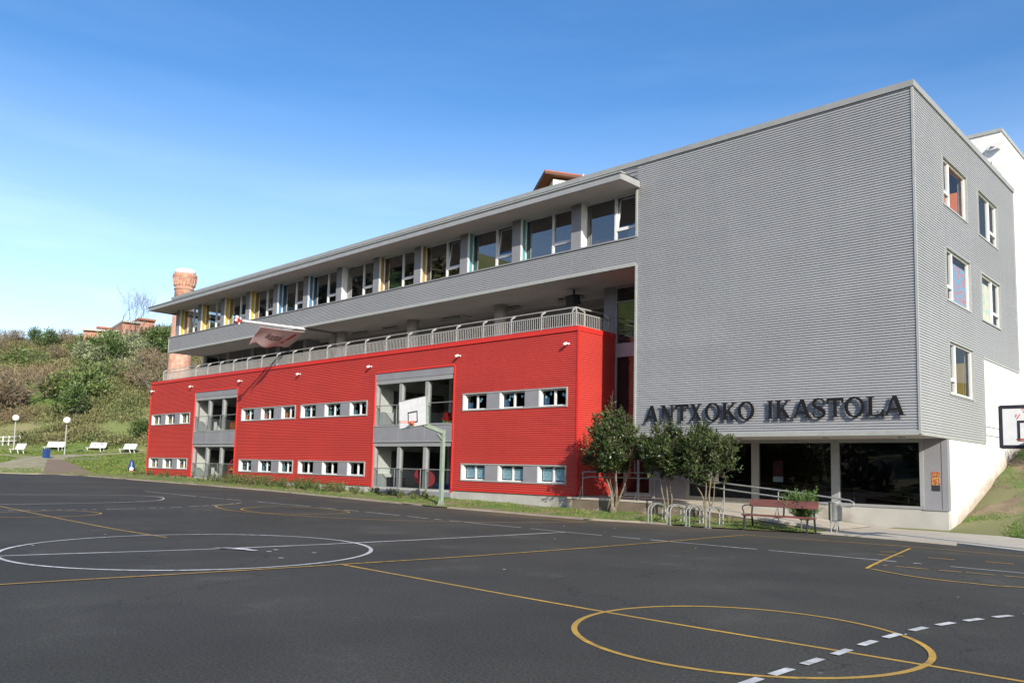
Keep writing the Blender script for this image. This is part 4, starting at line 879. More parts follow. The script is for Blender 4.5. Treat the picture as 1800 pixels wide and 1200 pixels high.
# ---- small spotlights on the red wall
SPX = [(-51.94, 6.59), (-45.75, 6.61), (-39.06, 6.6), (-32.41, 6.61), (-25.8, 6.57), (-19.21, 6.6), (-12.89, 6.58)]
SPL = ['at the far left end', 'above the left edge of the far glazed bay', 'above the right edge of the far glazed bay', 'midway between the bays', 'above the left edge of the near glazed bay', 'above the right edge of the near glazed bay', 'beside the right corner']
for (x, z), s in zip(SPX, SPL):
    t = thing('wall_spotlight', 'small white spotlight on the red wall '+s, 'spotlight', (x, YR, z), 'spotlights along the red wall')
    m_ = MB(); m_.tube([(x, YR, z), (x, YR-.14, z)], .018, 6); m_.box(x-.04, YR-.008, z-.04, x+.04, YR+.0, z+.04); m_.build('bracket', WHITEP, t)
    m_ = MB(); m_.tube([(x+.02, YR-.12, z+.015), (x-.04, YR-.17, z-.02), (x-.10, YR-.20, z-.05)], [.045, .06, .065], 12); m_.build('lamp_head', WHITEP, t, True)
for k, (z, lab) in enumerate([(15.32, 'upper white floodlight on the white stair tower wall'), (14.62, 'lower white floodlight on the white stair tower wall')]):
    t = thing('floodlight', lab, 'floodlight', (-.55, 12.3, z), 'floodlights on the tower')
    m_ = MB(); m_.obox((-.55+.12*(1-k), 12.05, z-.06), (.21 if k == 0 else .11, .04, 0), (0, .10, .04), (0, -.03, .07 if k == 0 else .13)); m_.build('lamp_head', WHITEP, t)
    m_ = MB(); m_.tube([(-.60, 12.33, z), (-.60, 12.1, z)], .025, 8); m_.build('bracket', WHITEP, t)
t = thing('loudspeaker', 'dark box loudspeaker hanging from the terrace ceiling at the right end', 'loudspeaker', (-13.9, 2.2, 8.8))
m_ = MB(); cx = -14.2; m_.obox((cx, 1.75, 8.80), (.24, -.05, 0), (.04, .2, .03), (0, -.03, .21)); m_.build('cabinet', BLACKP, t)
m_ = MB(); m_.box(cx-.03, 1.78, 8.98, cx+.03, 1.84, ZS-.003); m_.build('bracket', BLACKP, t)

# ---- posters
def flat_thing(name, lab, cat, x0, x1, z0, z1, y, m, m2=None, split=.3):
    t = thing(name, lab, cat, ((x0+x1)/2, y, z0)); q = MB(); q.box(x0, y-.008, z0 + (z1-z0)*(split if m2 else 0), x1, y, z1); q.build('print', m, t)
    if m2: q = MB(); q.box(x0, y-.008, z0, x1, y, z0+(z1-z0)*split); q.build('caption', m2, t)
    return t
flat_thing('poster', 'orange and dark poster stuck on the grey corner panel', 'poster', -.47, -.23, 1.25, 1.83, GY-.022, POSTA, BLACKP, .3)
flat_thing('poster', 'red and grey poster with white foot inside the ground floor glass', 'poster', -5.65, -5.28, 1.38, 2.12, GY+.075, POSTB, PAPER, .25)
flat_thing('notice_sheet', 'blank white notice on the dark glass behind the third tree', 'notice', -8.5, -7.75, 1.25, 2.0, GY+.03, PAPER)

# ---- things seen through the glass
t = thing('round_table', 'red round table top tipped on edge behind the lower glass of the near bay', 'table', (-22.6, .75, .5)); m_ = MB(); m_.lathe2((-22.5, .9, 1.08), [(0, -.03), (.52, -.03), (.54, 0), (.52, .03), (0, .03)], 28, (1, 1, 1))
me_ = Matrix.Rotation(radians(62), 4, Vector((.35, 1, 0)).normalized()); m_.v = [tuple(Vector((-22.5, .9, 1.10))+me_@(Vector(v)-Vector((-22.5, .9, 1.08)))) for v in m_.v]; m_.build('top', DKRED, t)
m_ = MB(); m_.box(-22.25, .8, .5, -22.2, .85, 1.2); m_.box(-22.75, 1.0, .5, -22.7, 1.05, 1.1); m_.build('leg', GALV, t)
for k, (x, lab) in enumerate([(-20.9, 'blue plastic crate by the right end of the near bay lower window'), (-20.1, 'blue plastic crate in the right corner of the near bay lower window')]):
    t = thing('crate', lab, 'crate', (x, .8, .5), 'crates in the lower window'); m_ = MB(); m_.box(x-.32, .5, .5, x+.32, .95, .53); m_.box(x-.32, .5, .53, x-.29, .95, .84); m_.box(x+.29, .5, .53, x+.32, .95, .84); m_.box(x-.29, .5, .53, x+.29, .53, .84); m_.box(x-.29, .92, .53, x+.29, .95, .84); m_.build('shell', BLUEPL, t)
    m_ = MB(); m_.box(x-.33, .485, .80, x+.33, .50, .86); m_.build('lip', BLUEPL, t)
t = thing('dark_chest', 'black chest standing in the left corner of the near bay lower window', 'chest', (-24.4, .8, .5)); m_ = MB(); m_.box(-24.9, .5, .5, -23.95, .95, 1.0); m_.build('body', BLACKP, t); m_ = MB(); m_.box(-24.92, .48, 1.0, -23.93, .97, 1.06); m_.build('lid', BLACKP, t)
t = thing('ball', 'small yellow ball on the floor behind the near bay lower window', 'ball', (-22.2, .45, .5)); m_ = MB(); m_.sphere((-22.2, .45, .58), .08); m_.build('skin', YELPL, t, True)
t = thing('toy_car', 'red and yellow ride-on toy car in the upper window of the near bay', 'toy', (-20.4, .5, 3.57)); m_ = MB(); m_.box(-20.75, .35, 3.72, -20.2, .7, 3.9); m_.box(-20.7, .38, 3.9, -20.42, .67, 4.12); m_.build('body', REDPL, t)
m_ = MB(); m_.box(-20.45, .36, 3.62, -19.85, .68, 3.74); m_.build('base', YELPL, t)
m_ = MB(); m_.tube([(-20.3, .5, 3.74), (-20.22, .5, 4.05), (-20.05, .5, 4.1)], .03, 8); m_.build('handle', GRNPL, t)
for x in (-20.62, -20.0):
    m_ = MB(); m_.tube([(x, .32, 3.66), (x, .72, 3.66)], .09, 14); m_.build('wheel', GRNPL, t)
t = thing('play_tunnel', 'red rimmed round play tunnel in the lower window of the far bay', 'toy', (-40.0, .35, .5))
m_ = MB(); P = [(-40.05+.62*cos(2*pi*k/28), .26, 1.14+.62*sin(2*pi*k/28)) for k in range(29)]; m_.tube(P, .05, 8, False); m_.build('rim', REDPL, t)
m_ = MB(); m_.quad(*[(-40.05+.6*cos(2*pi*k/28), .5, 1.14+.6*sin(2*pi*k/28)) for k in range(28)]); m_.build('cloth', TOYPRINT, t)
for k in range(6): m_ = MB(); a = 2*pi*k/6; m_.obox((-40.05+.56*cos(a), .36, 1.14+.56*sin(a)), (.06*sin(a), 0, -.06*cos(a)), (0, .1, 0), (.01, 0, .01)); m_.build('panel', (YELPL, GRNPL, BLUEPL)[k % 3], t)
t = thing('small_chair', 'blue framed child chair behind the middle lower pane of the far bay', 'chair', (-42.3, 1.0, .5)); m_ = MB(); m_.box(-42.6, .8, .92, -42.1, 1.25, .96); m_.build('seat', REDPL, t)
m_ = MB()
for x in (-42.57, -42.13):
    m_.tube([(x, .82, .5), (x, .84, .93)], .018, 6); m_.tube([(x, 1.22, .5), (x, 1.2, 1.45)], .018, 6)
m_.build('frame', BLUEPL, t); m_ = MB(); m_.box(-42.6, 1.19, 1.15, -42.1, 1.22, 1.4); m_.build('backrest', REDPL, t)
t = thing('toy_box', 'orange toy box behind the upper panes of the far bay', 'toy', (-40.7, .6, 3.57)); m_ = MB(); m_.box(-41.1, .4, 3.57, -40.4, .9, 4.1); m_.build('body', ORANGE, t); m_ = MB(); m_.box(-41.12, .38, 4.1, -40.38, .92, 4.16); m_.build('lid', REDPL, t)
SILL = [(-11.9, .62, 1.0, .38, ORANGE, 'orange and white drawing leaning on the upper sill at the right end'), (-10.35, .66, .5, .95, PAPER, 'pale rounded board standing in the rightmost upper window'), (-13.95, .62, .22, .30, YELPL, 'yellow watering can shape on the sill of the second upper window'), (-18.5, .62, .6, .22, GRNPL, 'green and white bundle on the sill of the third upper window'), (-24.9, .62, .5, .32, PAPERB, 'small pinned notice on the sill of the fifth upper window'), (-21.3, .62, .6, .30, YEL, 'straw coloured basket on the sill of the fourth upper window'), (-34.6, .62, 1.5, .5, PAPERB, 'row of pale blue folders on the sill above the flag')]
for x, y, w, h_, m, lab in SILL:
    t = thing('sill_object', lab, 'classroom item', (x, y, ZP+.05)); q = MB(); z = ZP+.06
    if 'board' in lab: q.prism([(x-w/2, z), (x+w/2, z), (x+w/2, z+h_)]+[(x+w/2-w*(1-cos(a*pi/16)), z+h_*.55+h_*.45*cos(a*pi/16)*1.0) for a in range(1, 8)]+[(x-w/2, z+h_*.5)], y, y+.03)
    elif 'can' in lab: q.lathe(x, y+.05, [(.10, z), (.12, z+.04), (.11, z+h_*.7), (.05, z+h_)], 12)
    else:
        n_ = 5 if 'folders' in lab else 2
        for k in range(n_): q.obox((x-w/2+w*(k+.5)/n_, y+.05, z+h_*(.5-.05*(k % 2))), (w/n_*.44, 0, 0), (0, .03, .0), (0, .03, h_*(.5-.05*(k % 2))))
    q.build('body', m, t)

# ================================================================== RAMP, RACKS, BENCH, BIN, HOOPS
RP = thing('entrance_ramp', 'concrete entrance platform and ramp sloping down rightwards before the grey end block', 'ramp', (-7, 0, 0))
mb = MB(); yf, yb = -.55, 2.44
top = [(-12.42, .60), (-8.25, .60), (-7.85, .55), (-2.25, .05)]
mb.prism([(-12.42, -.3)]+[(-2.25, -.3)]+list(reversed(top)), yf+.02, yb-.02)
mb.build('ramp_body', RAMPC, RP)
mb = MB()
for (a, za), (b, zb) in zip(top, top[1:]): mb.quad((a, yf, za+.01), (b, yf, zb+.01), (b, yb-.03, zb+.012), (a, yb-.03, za+.012)); mb.quad((a, yf, za-.06), (b, yf, zb-.06), (b, yf, zb+.01), (a, yf, za+.01))
mb.build('walking_surface', PAVE, RP)
HR = thing('ramp_handrail', 'double pipe handrail running down the ramp and curling back at its low end', 'handrail', (-7, -.5, .6))
yh = -.52
mb = MB(); mb.tube([(-11.75, yh, 1.50), (-11.70, yh, 1.555), (-11.5, yh, 1.57), (-8.1, yh, 1.59), (-7.6, yh, 1.54), (-5.85, yh, 1.31), (-4.0, yh, 1.16), (-2.2, yh, .98), (-1.82, yh, .935), (-1.70, yh, .88), (-1.70, yh, .80), (-1.80, yh, .745), (-2.2, yh, .77), (-4.0, yh, .95), (-5.85, yh, 1.12), (-7.6, yh, 1.36), (-8.1, yh, 1.40), (-11.4, yh, 1.385), (-11.6, yh, 1.34), (-11.7, yh, 1.30)], .024, 8); mb.build('rail', GALV, HR)
for x, z0, z1 in ((-11.72, .60, 1.5), (-9.2, .6, 1.56), (-5.86, .37, 1.29), (-4.0, .2, 1.13), (-2.15, .05, .95)):
    mb = MB(); mb.tube([(x, yh+.02, z0), (x, yh+.02, z1-.03), (x+.06, yh, z1)], .02, 8); mb.tube([(x, yh+.02, z1-.2), (x+.07, yh, z1-.19)], .012, 6); mb.tube([(x-.02, yh+.02, z0+.45), (x-.16, yh+.0, z0+.02)], .014, 6); mb.build('post', GALV, HR)

def rack(x, lab):
    t = thing('bike_rack', lab, 'bike rack', (x, -2.45, 0), 'bicycle racks below the ramp')
    for k, dx in enumerate((-.06, .06)):
        P = [(x+dx, -2.80, 0), (x+dx, -2.80, .42)]+[(x+dx, -2.40-.40*cos(a), .42+.20*sin(a)) for a in [pi*j/10 for j in range(1, 10)]]+[(x+dx, -2.0, .42), (x+dx, -2.0, .0)]
        m_ = MB(); m_.tube([(a, b, c+.004) for a, b, c in P], .021, 8); m_.build('hoop', GALV, t)
    m_ = MB()
    for y in (-2.80, -2.0): m_.box(x-.05, y-.015, .28, x+.05, y+.015, .31)
    m_.box(x-.10, -2.86, .002, x+.10, -2.74, .016); m_.box(x-.10, -2.06, .002, x+.10, -1.94, .075); m_.build('bracket', GALV, t)
for x, lab in zip((-7.17, -6.48, -5.80, -5.12), ('galvanised double hoop bike rack in front of the second tree, leftmost of four', 'galvanised double hoop bike rack between the second and third tree', 'galvanised double hoop bike rack in front of the third tree trunk', 'galvanised double hoop bike rack nearest the wooden bench, rightmost of four')): rack(x, lab)

BN = thing('park_bench', 'weathered red plank bench with black iron legs beside the grass at the court edge', 'bench', (-3.1, -2.2, 0))
mb = MB()
for y in (-2.52, -2.36, -2.20): mb.box(-4.15, y-.07, .43, -2.1, y+.07, .465)
mb.build('seat', BENCHW, BN)
mb = MB(); mb.obox((-3.12, -2.03, .79), (1.03, 0, 0), (0, .016, -.004), (0, .03, .105)); mb.build('backrest', BENCHW, BN)
for x in (-4.08, -2.2):
    mb = MB(); mb.obox((x, -2.55, .215), (.022, 0, 0), (0, .02, .0), (0, .05, .215)); mb.obox((x, -2.02, .22), (.022, 0, 0), (0, .02, 0), (0, -.05, .22)); mb.obox((x, -2.04, .66), (.02, 0, 0), (0, .016, 0), (0, .035, .23)); mb.box(x-.02, -2.58, .40, x+.02, -2.02, .43); mb.build('leg', BLACKI, BN)
mb = MB(); mb.obox((-3.1, -2.04, .62), (.02, 0, 0), (0, .016, 0), (0, .02, .18)); mb.box(-3.12, -2.56, .40, -3.08, -2.04, .43); mb.build('back_stay', BLACKI, BN)
mb = MB(); x = -4.10; mb.tube([(x, -2.06, .72), (x, -2.25, .73), (x, -2.48, .72), (x, -2.60, .68), (x, -2.60, .61), (x, -2.52, .54), (x, -2.54, .45)], .018, 8); mb.build('armrest', BLACKI, BN)

BI = thing('litter_bin', 'grey cylindrical steel litter bin on posts beside the ramp end', 'bin', (-1.98, -1.25, .045))
mb = MB(); mb.lathe(-1.98, -1.15, [(.0, .36), (.17, .36), (.185, .40), (.185, .86), (.195, .87), (.195, .89), (.17, .89), (.165, .80), (0, .79)], 22); mb.build('drum', GALV, BI, True)
mb = MB(); mb.tube([(-2.02, -1.36, .045), (-2.02, -1.36, .84)], .018, 8); mb.tube([(-1.86, -1.36, .045), (-1.86, -1.36, .34)], .018, 8); mb.tube([(-2.02, -1.36, .84), (-2.02, -1.30, .86)], .012, 6); mb.box(-2.05, -1.38, .33, -1.84, -1.3, .36); mb.build('post', GALV, BI)

def hoop(name, lab, base, H, arm, bw, bh, pole_m, roll, off, marks=None):
    x, y, z = base; t = thing(name, lab, 'basketball hoop', base, None)
    q = MB(); q.obox((x, y, z+H/2), (.068, 0, 0), (0, .068, 0), (0, 0, H/2)); q.build('pole', pole_m, t)
    q = MB(); q.box(x-.2, y-.2, z+.005, x+.2, y+.2, z+.03)
    for a in (0, pi/2, pi, 1.5*pi): q.obox((x+.13*cos(a), y+.13*sin(a), z+.13), (.055*cos(a), .055*sin(a), -.10), (-.008*sin(a), .008*cos(a), 0), (.01*cos(a), .01*sin(a), .03))
    q.build('base_plate', pole_m, t)
    ax, ay, az = x+off[0], y-arm, z+H+off[1]; v = Vector((ax-x, ay-y, az-(z+H-.10)))
    q = MB(); d = v/2; q.obox(Vector((x, y, z+H-.10))+d, (.055, 0, 0), d, (0, .01, .075)); q.obox((x, y-.16, z+H-.30), (.035, 0, 0), (0, -.15, .13), (0, .018, .02)); q.build('arm', pole_m, t)
    R_ = Matrix.Rotation(roll, 3, 'Y'); cz = az+bh*.28
    def L(dx, dy, dz): p = R_@Vector((dx, 0, dz)); return (ax+p.x, ay-.05+dy, cz+p.z)
    X_, Z_ = R_@Vector((1, 0, 0)), R_@Vector((0, 0, 1))
    q = MB(); q.obox(L(0, 0, 0), X_*bw/2, (0, .02, 0), Z_*bh/2); q.build('backboard', WHITEP, t)
    q = MB()
    e = .028 if marks is None else .05; fr = GREENP if marks is None else BLACKP
    if marks is not None:
        for s in (-1, 1): q.obox(L(s*(bw/2-e/2), -.022, 0), X_*e/2, (0, .004, 0), Z_*bh/2)
        for s in (-1, 1): q.obox(L(0, -.022, s*(bh/2-e/2)), X_*(bw/2-e), (0, .004, 0), Z_*e/2)
    iw, ih, ic = .295, .225, -bh/2+.36
    for s in (-1, 1): q.obox(L(s*(iw-.025), -.023, ic), X_*.025, (0, .004, 0), Z_*ih); q.obox(L(0, -.023, ic+s*(ih-.025)), X_*(iw-.05), (0, .004, 0), Z_*.025)
    q.build('board_marking', BLACKP, t)
    q = MB()
    for s in (-1, 1): q.obox(L(s*(bw/2+.015), .02, 0), X_*.014, (0, .045, 0), Z_*(bh/2+.015)); q.obox(L(0, .02, s*(bh/2+.015)), X_*(bw/2), (0, .04, 0), Z_*.014)
    q.tube([L(.35, .04, .3), (ax, (ay+y)/2-.1, az-.05)], .014, 6); q.tube([L(-.35, .04, .3), (ax, (ay+y)/2-.1, az-.05)], .014, 6); q.build('board_frame', fr if marks is not None else pole_m, t)
    rc = Vector(L(0, -.42, -bh/2+.15)); q = MB(); q.tube([tuple(rc+X_*.228*cos(a)+Vector((0, .228*sin(a), 0))) for a in [2*pi*k/24 for k in range(25)]], .013, 8, False)
    q.obox(L(0, -.11, -bh/2+.13), X_*.07, (0, .09, 0), Z_*.035); q.obox(L(0, -.04, -bh/2+.12), X_*.09, (0, .015, 0), Z_*.09); q.build('rim', RIM, t)
    if marks == 'graffiti':
        q = MB(); rr = random.Random(2)
        for k in range(9):
            a0 = Vector((-.20+rr.uniform(-.12, .22), .33+rr.uniform(-.07, .06))); a1 = a0+Vector((rr.uniform(-.16, .16), rr.uniform(-.12, .12))); m2 = (a0+a1)/2
            d2 = (a1-a0).length/2+.01; ang = atan2(a1.y-a0.y, a1.x-a0.x); q.obox(L(m2.x, -.0215-.0004*k, m2.y), X_*d2*cos(ang)+Z_*d2*sin(ang), (0, .002, 0), (-X_*sin(ang)+Z_*cos(ang))*.008)
        q.build('graffiti', RIM, t)
    return t
hoop('basketball_hoop', 'pale green basketball hoop with plain white backboard standing before the glazed bay', (-17.02, -2.85, .05), 3.05, 1.5, 1.62, 1.06, GREENP, radians(-5.5), (-.05, .28))
hoop('basketball_hoop', 'basketball hoop with black bordered white backboard cut by the right edge of the picture', (3.50, -2.75, .05), 2.44, 1.2, 1.25, .90, BLACKP, 0, (0, .05), 'graffiti')

# ================================================================== LEFT LAWN
def lamp(px, u, lab):
    p = at(px, u); t = thing('park_lamp', lab, 'street lamp', p, 'globe lamps on the lawn'); x, y, z = p; H = 3.05
    q = MB(); q.tube([(x, y, z-.1), (x, y, z+H)], [.065, .05], 10); q.build('pole', STEELW, t)
    q = MB(); q.lathe2((x, y, z+H), [(.05, -.04), (.13, .0), (.14, .05), (.10, .08)], 14, (1, 1, 1)); q.build('collar', BLACKP, t)
    q = MB(); q.sphere((x, y, z+H+.36), .33, 18, 12); q.build('globe', GLOBE, t, True)
lamp(29.5, 85, 'white globe lamp post on the lawn behind the leftmost white bench'); lamp(119.5, 79.5, 'white globe lamp post on the lawn to the right of the blue bin')
def white_bench(px, u, rz, lab):
    p = at(px, u); t = thing('white_bench', lab, 'bench', p, 'white benches on the lawn', rz); x, y, z = p
    # built around the base, rotated with the thing
    def M(name, boxes):
        q = MB()
        for c, a, b, cc in boxes: q.obox((x+c[0], y+c[1], z+c[2]), a, b, cc)
        q.build(name, WHITEP, t)
    M('seat', [((0, -.24+.11*k, .44), (1.05, 0, 0), (0, .052, 0), (0, 0, .025)) for k in range(5)])
    M('backrest', [((0, .30+.05*k, .56+.13*k), (1.05, 0, 0), (0, .02, 0), (0, .02, .064)) for k in range(4)])
    for sx in (-.85, .85): M('leg', [((sx, -.2, .21), (.03, 0, 0), (0, .03, 0), (0, -.07, .22)), ((sx, .28, .21), (.03, 0, 0), (0, .03, 0), (0, -.09, .22)), ((sx, .34, .68), (.025, 0, 0), (0, .02, 0), (0, .1, .27))])
white_bench(35, 80, radians(6), 'leftmost white slatted bench, on the lawn in front of the left lamp')
white_bench(99, 85.6, radians(30), 'white slatted bench on the lawn straight behind the blue bin')
white_bench(173, 86, radians(26), 'white slatted bench on the lawn between the right lamp and the last bench')
white_bench(228, 85, radians(12), 'rightmost white slatted bench on the lawn, nearest the red wall')
p = at(88, 73.5); t = thing('park_bin', 'blue square park bin with grey cover at the path junction', 'bin', p); x, y, z = p
q = MB(); q.obox((x, y, z+.52), (.20, .09, 0), (-.09, .20, 0), (0, 0, .40)); q.build('body', BLUEPL, t)
q = MB(); q.obox((x, y, z+1.05), (.21, .10, 0), (-.10, .21, 0), (0, 0, .035))
for a, b in ((.2, .05), (-.2, -.05)): q.obox((x+a, y+b, z+1.0), (.02, 0, 0), (0, .02, 0), (0, 0, .06))
q.obox((x, y, z+.05), (.16, .08, 0), (-.08, .16, 0), (0, 0, .06)); q.build('cover', GALV, t)
p = at(238.5, 61.5); t = thing('penguin_bin', 'small blue litter bin shaped like a penguin with orange feet by the red wall', 'bin', p); x, y, z = p
q = MB(); q.lathe2((x, y, z+.1), [(0, 0), (.26, .02), (.34, .25), (.30, .55), (.22, .72), (.21, .85), (.14, .98), (0, 1.02)], 18, (1, 1, 1)); q.build('body', BLUEPL, t, True)
q = MB(); d = (Vector((CAM.x, CAM.y, z))-Vector(p)).normalized(); q.lathe2((x+d.x*.15, y+d.y*.15, z+.12), [(0, 0), (.18, .03), (.24, .18), (.20, .36), (0, .42)], 14, (1, 1, 1)); q.build('belly', WHITEP, t, True)
q = MB()
for s in (-1, 1): q.lathe2((x+d.x*.3-d.y*.17*s, y+d.y*.3+d.x*.17*s, z+.02), [(0, 0), (.13, .0), (.12, .08), (0, .11)], 12, (1, 1, 1)); 
q.build('foot', ORANGE, t, True); t.scale = (.72, .72, .8)
t = thing('paling_fence', 'pale timber rail fence at the foot of the hillside on the far left', 'fence', at(20, 86.6))
q = MB(); prev = None
for k in range(8):
    p = at(-30+k*10, 86.6+.1*k); q.box(p.x-.05, p.y-.05, p.z, p.x+.05, p.y+.05, p.z+1.0)
    if prev is not None:
        for hgt in (.45, .9): q.tube([(prev.x, prev.y, prev.z+hgt), (p.x, p.y, p.z+hgt)], .03, 6)
    prev = p
q.build('rails', WHITEP, t)

# ---- chimney
p = at(310.5, 83.5); cx, cy, cz = p; CH = thing('brick_chimney', 'tall round brick factory chimney with flared corbelled top behind the left end of the school', 'chimney', p)
zt = 21.4
q = MB(); q.lathe(cx, cy, [(1.32, cz-1), (1.15, 10), (.93, zt-3.0)], 40); q.build('shaft', BRICK, CH, True)
q = MB(); q.lathe(cx, cy, [(.93, zt-3.0), (.93, zt-1.95), (.98, zt-1.4), (1.12, zt-.85), (1.20, zt-.75), (1.20, zt-.45), (1.02, zt-.38)], 40); q.build('head', BRICK, CH, True)
q = MB()
for z_, r_ in ((zt-3.0, 1.0), (zt-2.0, 1.01)): q.lathe(cx, cy, [(r_-.06, z_-.07), (r_, z_-.05), (r_, z_+.05), (r_-.06, z_+.07)], 40)
for k in range(20):
    a = 2*pi*k/20; q.obox((cx+1.05*cos(a), cy+1.05*sin(a), zt-1.25), (.10*cos(a), .10*sin(a), .04), (-.06*sin(a), .06*cos(a), 0), (.07*cos(a), .07*sin(a), .42))
q.build('corbel', BRICK, CH)
q = MB(); q.lathe(cx, cy, [(1.04, zt-.38), (1.04, zt-.06), (.96, zt+.08), (.7, zt+.08), (.7, zt-.3)], 40); q.build('cap', WHITEP, CH, True)

# ---- brick house on the ridge, apartment house behind the roof
def ray_pt(px, u, z): v = (px-900)/1425*u; q_ = Vector((CAM.x, CAM.y, 0))+FW*u+RT*v; return Vector((q_.x, q_.y, z))
HS = thing('brick_house', 'long red brick house with stepped flat roofs on the hillside ridge', 'house', ray_pt(190, 128, 15))
for (pa, pb, u, z1, eave) in ((137, 206, 126, 21.6, 1), (160, 200, 131, 22.8, 0), (205, 236, 125, 22.9, 1), (232, 262, 130, 24.2, 0)):
    a, b = ray_pt(pa, u, 0), ray_pt(pb, u+1.5, 0); c = (a+b)/2; hx = (b-a)/2; n_ = Vector((-hx.y, hx.x, 0)).normalized()*4
    q = MB(); q.obox((c.x+n_.x, c.y+n_.y, (12+z1)/2), hx, n_, (0, 0, (z1-12)/2)); wl_ = q.build('wall', BRICKH, HS)
    q = MB(); q.obox((c.x+n_.x, c.y+n_.y, z1+.15), hx*1.06, n_*1.12, (0, 0, .15)); q.build('roof', CONC if eave else TILE, HS)
    q = MB()
    for k in (-.5, 0, .5): s = c+hx*k; q.obox((s.x, s.y, z1-1.6), hx*.13, n_*.012, (0, 0, .6))
    q.build('window', INNERD, HS)
AP = thing('apartment_house', 'white walled house gable with brown eaves and tiled roof rising behind the school roof', 'house', ray_pt(980, 110, 10))
rid = ray_pt(955, 110, 0); far = ray_pt(1075, 113, 0); ax_ = (far-rid); lx = ax_.length; ax_.normalize(); nn = Vector((-ax_.y, ax_.x, 0))
if nn.dot(FW) > 0: nn = -nn                        # towards the camera
zr, ze = 43.2, 40; half = 4.2
ec = rid - nn*0                                      # eave line of the long side seen
def lp(a, b, z): q_ = rid+ax_*a+nn*b; return (q_.x, q_.y, z)
q = MB(); q.quad(lp(1.0, -.5, 8), lp(lx, -.5, 8), lp(lx, -.5, zr-.8), lp(1.0, -.5, zr-.8)); q.quad(lp(1.0, -9, 8), lp(1.0, -.5, 8), lp(1.0, -.5, zr-.8), lp(1.0, -9, zr-3.2)); q.quad(lp(lx, -9, 8), lp(lx, -.5, 8), lp(lx, -.5, zr-.8), lp(lx, -9, zr-3.2)); q.quad(lp(1, -9, 8), lp(lx, -9, 8), lp(lx, -9, zr-3.2), lp(1, -9, zr-3.2)); q.build('wall', PLAST, AP)
q = MB()
for dz in (0, .35): q.quad(lp(-.6, .5, zr-.25+dz*.6), lp(lx+.5, .5, zr-.25+dz*.6), lp(lx+.5, -10, zr-3.1+dz*.6), lp(-.6, -10, zr-3.1+dz*.6))
q.quad(lp(-.6, .5, zr-.25), lp(lx+.5, .5, zr-.25), lp(lx+.5, .5, zr-.04), lp(-.6, .5, zr-.04)); q.quad(lp(-.6, .5, zr-.25), lp(-.6, -10, zr-3.1), lp(-.6, -10, zr-2.89), lp(-.6, .5, zr-.04)); q.build('roof', TILE, AP)
q = MB(); q.quad(lp(-.55, .45, zr-.28), lp(lx+.4, .45, zr-.28), lp(lx+.4, .42, zr-.50), lp(-.55, .42, zr-.50)); q.quad(lp(-.62, .4, zr-.3), lp(-.62, -10, zr-3.15), lp(-.62, -10, zr-3.9), lp(-.62, .4, zr-.7)); q.build('eave_board', BROWNW, AP)
q = MB(); q.tube([lp(5.2, .5, zr+.1), lp(5.2, .3, zr-1.0), lp(5.2, -.45, zr-1.4), lp(5.2, -.45, zr-8)], .08, 8); q.build('downpipe', WHITEP, AP)
q = MB()
for a in (3, 8, 13): q.quad(lp(a, -.47, zr-5.2), lp(a+1.4, -.47, zr-5.2), lp(a+1.4, -.47, zr-3.6), lp(a, -.47, zr-3.6))
q.build('window', INNERD, AP)

# ================================================================== PLANTS
NR = np.random.default_rng(7)
def leaf_cards(cent, size, aspect=.45, up=.0, droop=0.0, dirs=None):
    """one folded diamond-shaped leaf per centre; returns V, F"""
    n = len(cent); d = NR.normal(size=(n, 3)) if dirs is None else dirs + NR.normal(size=(n, 3))*.45
    d[:, 2] += up; d[:, 2] -= droop; d /= np.linalg.norm(d, axis=1, keepdims=True)+1e-9
    r = NR.normal(size=(n, 3)); s = np.cross(d, r); s /= np.linalg.norm(s, axis=1, keepdims=True)+1e-9
    L = (size*NR.uniform(.65, 1.35, n))[:, None]; c = np.asarray(cent)
    bend = np.cross(s, d)*L*.12
    V = np.stack([c-d*L*.5, c+s*L*aspect*.5+bend, c+d*L*.5, c-s*L*aspect*.5+bend], 1).reshape(-1, 3)
    F = np.arange(n*4).reshape(n, 4); return V, F
def branch_tubes(segs, n=5):
    mb = MB()
    for P, R_ in segs: mb.tube(P, R_, n, False)
    return mb
